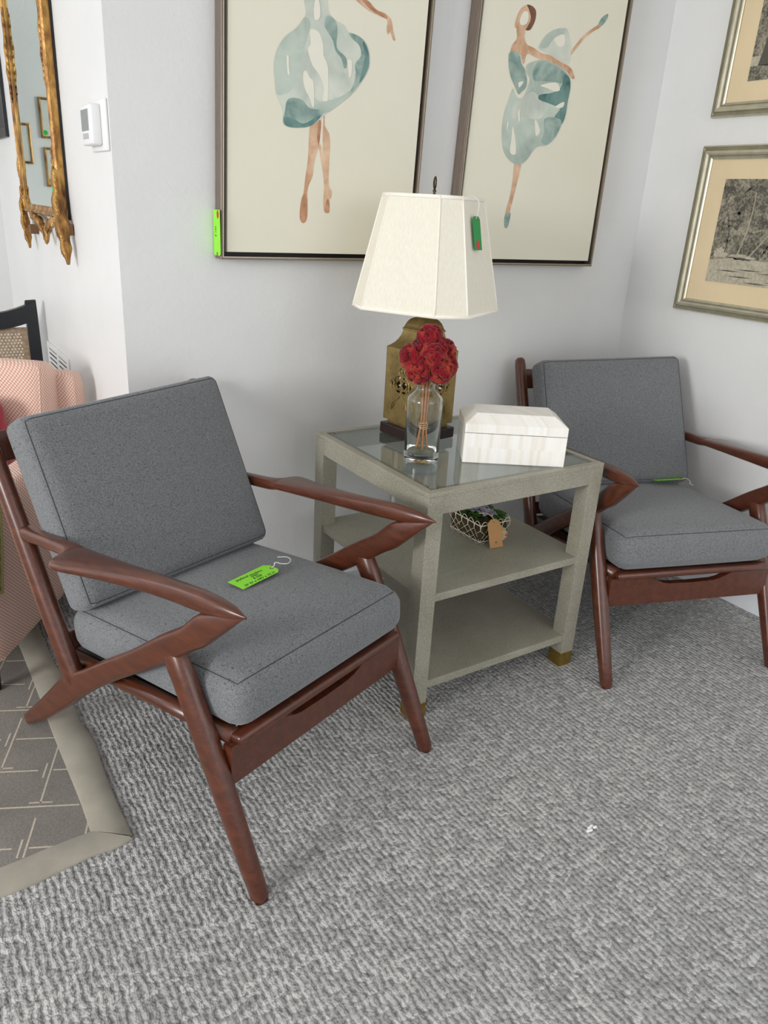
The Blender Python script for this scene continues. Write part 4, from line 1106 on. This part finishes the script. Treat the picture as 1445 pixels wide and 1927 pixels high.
sc2 += [trunk(0.10, 0.12, 0.10, 0.72, 0.05, 0.012, 2, 0.015), trunk(0.30, 0.12, 0.32, 0.62, 0.06, 0.015, 2), blobby(0.27, 0.3, 0.05, 0.08, 2), blobby(0.7, 0.35, 0.2, 0.12, 2)]
for i in range(14): sc2.append((2, [(x := random.uniform(0, 0.7), y := random.uniform(0.02, 0.14)), (x+0.1, y-0.006), (x+0.2, y+0.002), (x+0.1, y+0.006)]))
etching('silver framed etching with a dark cypress tree, upper one on the right wall', -0.250, -1.02, 1.700, 2.265, 0.045, (0.112, 0.106), sc2)

# ------------------------------------------------------------------ left wall: mirror, thermostat, vent, dark frame
MY0, MY1, MZ0, MZ1 = 0.555, 1.235, 1.250, 2.16
MR = thing('gilt_mirror', 'tall carved gilt framed mirror on the left wall', 'mirror', (0, (MY0+MY1)/2, MZ0)); mo = Vector((0, (MY0+MY1)/2, MZ0))
def mins(d, h): return [Vector((-h, MY0+d, MZ0+d))-mo, Vector((-h, MY1-d, MZ0+d))-mo, Vector((-h, MY1-d, MZ1-d))-mo, Vector((-h, MY0+d, MZ1-d))-mo]
MB().loft([mins(d, h) for d, h in ((0.004, 0.006), (0, 0.008), (0, 0.028), (0.004, 0.034), (0.009, 0.036), (0.014, 0.031), (0.018, 0.028), (0.022, 0.029), (0.027, 0.028), (0.031, 0.025), (0.031, 0.006), (0.004, 0.006))], cap=False).build('frame', M_GILT, MR, smooth=False)
MB().loft([mins(-0.003, 0.001), mins(-0.003, 0.0075)]).build('back_board', M_BLACK, MR, smooth=False)
MB().loft([mins(0.029, 0.020), mins(0.029, 0.0235)]).build('mirror_glass', M_MIRROR, MR, smooth=False)
def carve(mb, path, r, seed, lumps=1.0):
    pts = catmull(path, 8); n = len(pts); rad = []
    for i, p in enumerate(pts):
        t = i/(n-1); rad.append(r*max(0.12, math.sin(PI*min(1, t*0.86+0.12))**0.7)*(1+0.16*math.sin(t*26+seed)))
    mb.tube(pts, rad, 10)
    for i in range(2, n-2, 2):
        for sd in (-1, 1):
            d = (pts[i+1]-pts[i-1]).normalized(); a = Vector((-0.6, sd*0.8, -0.3))
            mb.ball(pts[i]+Vector((-rad[i]*0.55, sd*rad[i]*0.7, 0)), rad[i]*0.55*lumps, sub=2, sc=(0.7, 0.6, 2.2), rot=Matrix.Rotation(sd*0.5, 3, 'X'))
orn = MB()
h = -0.030
L_ = lambda y, z, x=h: Vector((x, y, z))-mo
carve(orn, [L_(0.570, 1.40), L_(0.560, 1.34), L_(0.556, 1.29), L_(0.540, 1.24), L_(0.525, 1.19), L_(0.512, 1.15), L_(0.505, 1.115, -0.03)], 0.021, 0)
orn.build('corner_pendant', M_GILT, MR); orn = MB()
carve(orn, [L_(1.225, 1.34), L_(1.238, 1.29), L_(1.243, 1.24), L_(1.228, 1.19), L_(1.205, 1.15), L_(1.195, 1.118, -0.03)], 0.015, 1)
orn.build('corner_pendant', M_GILT, MR)
o3 = MB(); carve(o3, [L_(0.62, 1.250), L_(0.68, 1.235), L_(0.75, 1.225), L_(0.80, 1.20), L_(0.825, 1.16)], 0.014, 2); carve(o3, [L_(1.10, 1.250), L_(1.02, 1.24), L_(0.93, 1.225), L_(0.87, 1.20), L_(0.835, 1.155)], 0.014, 3)
o3.build('apron_scroll', M_GILT, MR)
for pth, r_, sd_ in (([L_(0.580, 1.90), L_(0.578, 1.82), L_(0.584, 1.74), L_(0.592, 1.68), L_(0.588, 1.62)], 0.008, 4), ([L_(1.215, 1.92), L_(1.216, 1.80), L_(1.222, 1.70), L_(1.220, 1.62)], 0.010, 5), ([L_(1.232, 1.44), L_(1.236, 1.40), L_(1.232, 1.36)], 0.009, 6), ([L_(0.586, 1.46), L_(0.580, 1.42), L_(0.586, 1.36)], 0.008, 7)):
    o4 = MB(); carve(o4, pth, r_, sd_); o4.build('side_foliage', M_GILT, MR)
M_BLOCK = m_plain('brown_wood_block', srgb(112, 78, 50), 0.6)
for y_, z_ in ((0.53, 1.225), (1.155, 1.195)): MB().box(tuple(L_(y_-0.012, z_-0.022, -0.030)), tuple(L_(y_+0.02, z_+0.012, -0.003)), 0.002).build('support_block', M_BLOCK, MR, smooth=False)
cT = Vector((-0.0255, 0.640, 1.330))
M = Matrix(((0, 0, -1, cT.x), (-1, 0, 0, cT.y), (0, 1, 0, cT.z), (0, 0, 0, 1)))
tg, Ml = card('price_tag', 'mint green price tag with red dot at the foot of the gilt mirror', 'tag', M, 0.085, 0.075, 0.006, M_MINT, hole=False)
oval(Ml, -0.028, 0.028, 0.016, 0.016, 0.0007, M_RED, tg, label='red dot')
text_part('writing', '$ 3666', 0.020, M_PEN, Ml @ Matrix.Translation((0.005, -0.030, 0.0008)) @ Matrix.Rotation(PI/2, 4, 'Z'), tg, shear=0)

TH_ = thing('thermostat', 'white wall thermostat with grey display beside the gilt mirror', 'thermostat', (0, 0.09, 1.497)); to = Vector((0, 0.09, 1.497))
MB().box(tuple(Vector((-0.008, 0.010, 1.436))-to), tuple(Vector((-0.0003, 0.172, 1.556))-to), 0.003, 2).build('wall_plate', M_WHITE, TH_)
MB().box(tuple(Vector((-0.034, 0.052, 1.449))-to), tuple(Vector((-0.007, 0.162, 1.545))-to), 0.006, 3).build('housing', M_WHITE, TH_, angle=40)
MB().box(tuple(Vector((-0.0352, 0.075, 1.483))-to), tuple(Vector((-0.033, 0.150, 1.533))-to), 0.0006, 1).build('display', M_LCD, TH_, smooth=False, label='grey display')
MB().box(tuple(Vector((-0.0355, 0.085, 1.464))-to), tuple(Vector((-0.033, 0.140, 1.477))-to), 0.0006, 1).build('button', M_GREYB, TH_, smooth=False)

VT = thing('wall_vent', 'white slotted air vent low on the left wall behind the pink armchair', 'vent', (0, 1.0, 0.58)); vo_ = Vector((0, 1.0, 0.58))
vt = MB(); y0, y1, z0, z1 = 0.80, 1.20, 0.58, 0.758
for a, b, c, d in ((y0, y1, z0, z0+0.02), (y0, y1, z1-0.02, z1), (y0, y0+0.025, z0+0.02, z1-0.02), (y1-0.025, y1, z0+0.02, z1-0.02), (0.99, 1.01, z0+0.02, z1-0.02)):
    vt.box(tuple(Vector((-0.008, a, c))-vo_), tuple(Vector((-0.0003, b, d))-vo_), 0.0015, 1)
vt.build('vent_frame', M_WHITE, VT, smooth=False)
MB().box(tuple(Vector((-0.0025, y0+0.02, z0+0.015))-vo_), tuple(Vector((-0.0004, y1-0.02, z1-0.015))-vo_)).build('vent_back', M_DARKIN, VT, smooth=False)
for k in range(7):
    z = z0+0.030+k*0.0195
    MB().box(tuple(Vector((-0.0075, y0+0.025, z-0.0055))-vo_), tuple(Vector((-0.003, y1-0.025, z+0.0065))-vo_), 0.001, 1).build('louvre', M_WHITE, VT, smooth=False)

DF = thing('framed_photo', 'black framed picture at the left edge beyond the gilt mirror', 'picture', (0, 1.80, 1.525)); do = Vector((0, 1.80, 1.525))
def dins(d, h): return [Vector((-h, 1.585+d, 1.525+d))-do, Vector((-h, 2.02-d, 1.525+d))-do, Vector((-h, 2.02-d, 2.1-d))-do, Vector((-h, 1.585+d, 2.1-d))-do]
MB().loft([dins(0, 0.001), dins(0, 0.0135), dins(0.03, 0.0135), dins(0.035, 0.010), dins(0.035, 0.001), dins(0, 0.001)], cap=False).build('frame', M_BLACKP, DF, smooth=False)
MB().loft([dins(0.03, 0.004), dins(0.03, 0.009)]).build('photograph', M_DARKCLOTH, DF, smooth=False)

# small gilt frames on the alcove wall (seen only in the mirror)
def small_frame(x, z0, wd, hh, label):
    root = thing('small_frame', label, 'picture', (x, YA, z0), 0, 'small gilt frames reflected in the mirror')
    def s_(d, h): return [Vector((-wd/2+d, -h, d)), Vector((wd/2-d, -h, d)), Vector((wd/2-d, -h, hh-d)), Vector((-wd/2+d, -h, hh-d))]
    MB().loft([s_(0, 0.001), s_(0, 0.012), s_(0.005, 0.014), s_(0.010, 0.010), s_(0.010, 0.001), s_(0, 0.001)], cap=False).build('frame', M_GILT, root, smooth=False)
    MB().loft([s_(0.008, 0.002), s_(0.008, 0.006)]).build('print', m_plain('pale_print', srgb(214, 216, 208), 0.7, vary=0.05, scale=20), root, smooth=False)
    return root, wd, hh
for x, z0, dot, lb in ((-0.146, 1.440, False, 'small gilt frame reflected at the left side of the mirror'), (-0.318, 1.556, True, 'small gilt frame with green dot reflected higher in the mirror'), (-0.322, 1.345, True, 'small gilt frame with green dot reflected lower in the mirror')):
    r_, wd, hh = small_frame(x, z0, 0.125, 0.172, lb)
    if dot:
        pts = [Vector((0.043+0.0105*math.cos(a*PI/12), -0.0068, 0.024+0.0105*math.sin(a*PI/12))) for a in range(24)]
        v, f = slab(pts, [], (0, -1, 0), 0.0004); MB().add(v, f).build('sticker', M_DOT, r_, smooth=False, label='green dot')

# ------------------------------------------------------------------ rug
RG = thing('area_rug', 'grey lattice rug with wide beige border under the pink armchair', 'rug', (-0.9, 0.2, 0))
ro = Vector((-0.9, 0.2, 0))
def fl(pts): return [at(px, py, 2, 0.0) for px, py in pts]
OE = fl([(72.8, 1180), (83.6, 1207), (99.8, 1244.7), (118.7, 1277), (140, 1331), (156, 1366), (172.6, 1387), (183.4, 1409), (188.8, 1428), (202, 1466), (226.5, 1525), (240, 1552), (249.5, 1578)])
IE = fl([(20, 1170), (36.4, 1212), (54, 1255.5), (78, 1317.5), (94.4, 1363), (108, 1398), (129, 1450), (154, 1512), (174, 1570)])
OB = fl([(249.5, 1580), (221, 1597), (172.6, 1613), (151, 1623.6), (108, 1644), (54, 1671), (0, 1691)])
IB = fl([(174, 1570), (94, 1600.7), (0, 1640)])
YB = 1.05
def resample(P, n):
    P = catmull(P, 6); L_ = [0]
    for a, b in zip(P[:-1], P[1:]): L_.append(L_[-1]+(b-a).length)
    out = []
    for i in range(n+1):
        t = L_[-1]*i/n; k = 0
        while k < len(L_)-2 and L_[k+1] < t: k += 1
        out.append(P[k].lerp(P[k+1], (t-L_[k])/max(1e-9, L_[k+1]-L_[k])))
    return out
OE = [Vector((OE[0].x-0.01, YB, 0)), Vector((OE[0].x-0.004, 0.6, 0))]+OE
IE = [Vector((IE[0].x-0.008, YB, 0)), Vector((IE[0].x-0.004, 0.6, 0))]+IE
dl = (OB[-1]-OB[-2]).normalized(); OB = OB+[OB[-1]+Vector((-0.5, -0.02, 0)), OB[-1]+Vector((-1.0, -0.02, 0))]
IB = IB+[IB[-1]+Vector((-0.5, -0.02, 0)), IB[-1]+Vector((-1.0, -0.02, 0))]
def strip(O, I, n):
    O = resample(O, n); I = resample(I, n); V_, F_ = [], []
    for o, i in zip(O, I):
        d = (i-o); L_ = d.length; d = d/max(L_, 1e-6)
        for q, zz in ((i+d*0.004, 0.0066), (i, 0.0092), ((i+o)/2, 0.0106), (o+d*min(0.006, L_*0.3), 0.0088), (o, 0.0045), (o, 0.0004)): V_.append(Vector((q.x, q.y, zz))-ro)
    for k in range(n):
        for j in range(5): F_.append((k*6+j, k*6+j+1, (k+1)*6+j+1, (k+1)*6+j))
    return V_, F_
bdr = MB().add(*strip(OE, IE, 70)).build('border', M_BIND, RG, smooth=True, angle=50, label='beige border along the right side')
bdf = MB().add(*strip(OB, IB, 50)).build('border', M_BIND, RG, smooth=True, angle=50, label='beige border along the front')
IEc = resample(IE, 30); IBc = resample(IB, 20)
ol = [p+Vector((0.003, 0, 0.0004))-ro for p in IEc]+[p+Vector((0, -0.003, 0.0004))-ro for p in IBc[1:]]+[Vector((IBc[-1].x, YB, 0.0004))-ro]
v, f = slab(ol, [], (0, 0, 1), 0.0062); MB().add(v, f).build('rug_field', M_RUG, RG, smooth=False)
def in_x(y):
    for a, b in zip(IEc[:-1], IEc[1:]):
        if (a.y-y)*(b.y-y) <= 0: return a.x+(b.x-a.x)*((y-a.y)/(b.y-a.y+1e-12))
    return IEc[-1].x
def in_y(x):
    for a, b in zip(IBc[:-1], IBc[1:]):
        if (a.x-x)*(b.x-x) <= 0: return a.y+(b.y-a.y)*((x-a.x)/(b.x-a.x+1e-12))
    return IBc[0].y
# woven lattice lines: three line families, in double strokes
ln = MB()
def seg(a, b, w_=0.0042):
    a = Vector((*a, 0)); b = Vector((*b, 0)); d = (b-a).normalized(); n = Vector((-d.y, d.x, 0))*w_/2
    zt = 0.0069
    Vv = [a-n, b-n, b+n, a+n]; Vv = [Vector((p.x, p.y, zt))-ro for p in Vv]; Vl = [p-Vector((0, 0, 0.0008)) for p in Vv]
    ln.add(Vv+Vl, [(0, 1, 2, 3), (4, 7, 6, 5), (0, 4, 5, 1), (1, 5, 6, 2), (2, 6, 7, 3), (3, 7, 4, 0)])
def clip_seg(a, b):
    a = Vector(a); b = Vector(b); N = 40; run = None
    for i in range(N+1):
        p = a+(b-a)*(i/N); ok = p.x < in_x(p.y)-0.002 and p.y > in_y(p.x)+0.002 and p.y < YB-0.01
        if ok and run is None: run = p
        if (not ok or i == N) and run is not None:
            if (p-run).length > 0.012: seg(run, p)
            run = None
E_ = 0.118
d1 = Vector((0.95, 0.31)).normalized(); d2 = Vector((0.10, 1.0)).normalized()
d1 = Vector((math.cos(math.radians(-25)), math.sin(math.radians(-25)))); d2 = Vector((math.cos(math.radians(68)), math.sin(math.radians(68))))
O_ = Vector((-0.43, -0.62))
for i in range(-6, 9):
    for j in range(-4, 16):
        p = O_+d1*(E_*(i))+d2*(E_*1.05*j)
        if not (-1.55 < p.x < -0.2 and -0.95 < p.y < 1.5): continue
        n1 = Vector((-d1.y, d1.x))*0.013; n2 = Vector((-d2.y, d2.x))*0.013
        if (i+j) % 2 == 0:
            clip_seg(p-d1*E_*0.95, p+d1*E_*0.75); clip_seg(p-d1*E_*0.22+n1, p+d1*E_*0.22+n1)
        else:
            clip_seg(p-d2*E_*0.95, p+d2*E_*0.75); clip_seg(p-d2*E_*0.22+n2, p+d2*E_*0.22+n2)
ln.build('lattice_pattern', M_RUGLINE, RG, smooth=False, label='cream woven lattice lines')

# ------------------------------------------------------------------ pink armchair
PR = math.atan2(-0.57, 0.82)
PC = thing('armchair', 'pink patterned upholstered armchair on the rug at the left edge', 'chair', (-0.492, 0.342, 0.0), PR)
def soft(name, a, b, r, mat, parent, puff=(0.004, 0.004), rot=None, n=12):
    c = [(a[i]+b[i])/2 for i in range(3)]; hf = [(b[i]-a[i])/2 for i in range(3)]
    v, f, mp = rbox(c, hf, r, n, puff, rot); return MB().add(v, f).build(name, mat, parent), mp
for sx in (-1, 1):
    arm, mpa = soft('arm', (sx*0.271-0.056, -0.375, 0.11), (sx*0.271+0.056, 0.335, 0.575), 0.030, M_PINK, PC)
    MB().tube([mpa(Vector((sx*0.97, y_/12, -0.985))) for y_ in range(-11, 12)], 0.005, 8).build('piping', M_PINK, arm)
soft('seat_base', (-0.222, -0.36, 0.11), (0.222, 0.24, 0.33), 0.02, M_PINK, PC)
soft('seat_cushion', (-0.212, -0.395, 0.33), (0.212, 0.17, 0.47), 0.04, M_PINK, PC, (0.02, 0.005))
Rk = Matrix.Rotation(math.radians(-11), 3, 'X')
soft('outer_back', (-0.327, 0.262, 0.12), (0.327, 0.346, 0.792), 0.028, M_PINK, PC)
bk, mpb = soft('back_cushion', (-0.265, 0.155, 0.44), (0.265, 0.285, 0.835), 0.045, M_PINK, PC, (0.0, 0.0), Rk)
mb = MB()
mb.tube([mpb(Vector((x, -0.965, z))) for x, z in edge_loop(0.95)], 0.0035, 8, closed=True)
mb.build('piping', M_PINK, bk)
for sx in (-1, 1):
    for y_ in (-0.33, 0.29): MB().lathe([(0.013, 0.007), (0.018, 0.12)], 12, c=(sx*0.28, y_, 0)).build('leg', M_DKWOOD, PC)
def pl2(px, py, yl):   # sight line meets the plane local y = yl of the armchair -> armchair coordinates
    d = R2*((px-IW/2)/F) + D2*((py-IH/2)/F) + fwd
    Rz = Matrix.Rotation(-PR, 3, 'Z'); c = Rz @ (CAMP-Vector((-0.492, 0.342, 0))); dd_ = Rz @ d
    return c+dd_*((yl-c.y)/dd_.y)
p = pl2(2, 800, 0.08)
RC = thing('throw_cushion', 'crimson cushion on the pink armchair, cut by the left edge', 'cushion', (-0.492, 0.342, 0.0), PR)
v, f, mp = rbox((p.x-0.11, 0.085, 0.62), (0.11, 0.045, 0.125), 0.04, 12, (0, 0)); MB().add(v, f).build('cover', M_REDF, RC)
def plx(px, py, xl):   # sight line meets the plane local x = xl of the armchair
    d = R2*((px-IW/2)/F) + D2*((py-IH/2)/F) + fwd
    Rz = Matrix.Rotation(-PR, 3, 'Z'); c = Rz @ (CAMP-Vector((-0.492, 0.342, 0))); dd_ = Rz @ d
    return c+dd_*((xl-c.x)/dd_.x)
pA = plx(10, 1010, 0.340); pB = plx(4, 1138, 0.340)
OC = thing('throw_blanket', 'olive floral throw draped over the arm of the pink armchair', 'throw', (-0.492, 0.342, 0.0), PR)
yA, yB, zb = -0.375, pA.y+0.002, pB.z+0.03
th_ = []
path = [(0.2105, 0.50), (0.2095, 0.56), (0.216, 0.579), (0.235, 0.587), (0.271, 0.589), (0.312, 0.586), (0.331, 0.574), (0.337, 0.54), (0.339, 0.45), (0.338, zb)]
rings = []
for i in range(9):
    t = i/8; y_ = yA+(yB-yA)*t; wv_ = 0.0015*math.sin(t*9)
    out_ = [Vector((x+(0.0015+wv_ if x > 0.3 else 0), y_-(0.055*(1-(z-zb)/0.25)*t if z < 0.56 and x > 0.3 else 0), z)) for x, z in path]
    inn_ = [Vector((0.271+(p.x-0.271)*0.955, p.y, p.z-(0.004 if p.z > 0.57 else 0))) for p in reversed(out_)]
    rings.append(out_+inn_)
ob = MB().loft(rings).build('cloth', M_OLIVE, OC, angle=50)
MB().tube([r[k] for r in rings[-1:] for k in range(len(path))], 0.004, 8).build('piping', M_OLIVEW, ob)
# ------------------------------------------------------------------ black cane chair
CC = thing('cane_chair', 'black framed chair with woven cane back behind the pink armchair', 'chair', (-0.255, 1.2, 0), 0)
RC_ = lambda x, z, t=0.0: Vector((x, -0.10*(z-0.45)*0.0+t, z))
hw = 0.222
# stiles (reach the floor as rear legs)
for sx in (-1, 1):
    rings = []
    for z, wv, dp in ((0.0, 0.016, 0.016), (0.45, 0.022, 0.020), (0.70, 0.022, 0.018), (0.86, 0.021, 0.016), (0.922, 0.020, 0.013)):
        cx = sx*(hw-0.020); rings.append([Vector((cx-wv, -dp, z)), Vector((cx+wv, -dp, z)), Vector((cx+wv, dp, z+(0.0 if z < 0.9 else -0.012 if sx < 0 else 0))), Vector((cx-wv, dp, z-(0.016 if z > 0.9 else 0)*(1 if sx > 0 else 0)))])
    MB().loft(rings).build('back_stile', M_BLACKP, CC, smooth=False)
    MB().box((sx*0.20-0.017, 0.40, 0), (sx*0.20+0.017, 0.435, 0.43), 0.003).build('leg', M_BLACKP, CC, smooth=False)
top = []
for i in range(13):
    x = -hw+2*hw*i/12; s_ = abs(x)/hw; zt = 0.868+0.052*s_**2.2; top.append((x, zt))
ol = [Vector((x, -0.016, z)) for x, z in top]+[Vector((x*0.88, -0.016, z-0.062-0.02*(abs(x)/hw)**2)) for x, z in reversed(top)]
v, f = slab(ol, [], (0, 1, 0), 0.032); MB().add(v, f).build('crest_rail', M_BLACKP, CC, smooth=False)
MB().box((-hw+0.03, -0.014, 0.52), (hw-0.03, 0.014, 0.56), 0.003).build('lower_rail', M_BLACKP, CC, smooth=False)
MB().box((-hw, -0.005, 0.43), (hw, 0.44, 0.475), 0.008).build('seat', M_BLACKP, CC, smooth=False)
# cane with real holes in its upper rows
cols, rows = 26, 18; holes = []
cw, c0x, z0c = 0.0128, -0.172, 0.60
for r in range(rows):
    for c in range(cols):
        x = c0x+c*cw+(cw/2 if r % 2 else 0); z = z0c+r*0.0118
        if abs(x) > 0.166 or z > 0.79: continue
        holes.append([Vector((x+0.0030*math.cos(a*PI/3), 0, z+0.0032*math.sin(a*PI/3))) for a in range(6)])
ol = [Vector((-0.183, 0, 0.55)), Vector((0.183, 0, 0.55)), Vector((0.183, 0, 0.815)), Vector((-0.183, 0, 0.815))]
v, f = slab(ol, holes, (0, 1, 0), 0.0015); MB().add(v, f).build('cane_panel', M_CANE, CC, smooth=False, label='woven cane panel')

# ------------------------------------------------------------------ cord and lint
pc1 = at(741, 926, 1, -0.012)
CD = thing('power_cord', 'white cord hanging down the back wall behind the side table', 'cord', (pc1.x, -0.012, 0.0))
MB().tube([(0, 0, 0.05), (0.0, 0, 0.2), (0, 0, 0.52)], 0.0075, 10).build('cord_cover', M_WHITE, CD)
MB().tube(catmull([(0.012, -0.004, 0.46), (0.024, -0.008, 0.42), (0.016, -0.010, 0.385), (0.030, -0.010, 0.36), (0.022, -0.008, 0.33)], 8), 0.0022, 8).build('coil', M_GLASS, CD)
lp = at(1112, 1558, 2, 0.003)
lt = MB()
for i in range(5): lt.ball((random.uniform(-.012, .012), random.uniform(-.006, .006), 0.0), 0.005, sub=2, sc=(1.4, 0.8, 0.6))
lo = lt.build('lint', M_LINT); lo.location = lp; tag(lo, 'small white scrap of lint on the open carpet', 'lint')
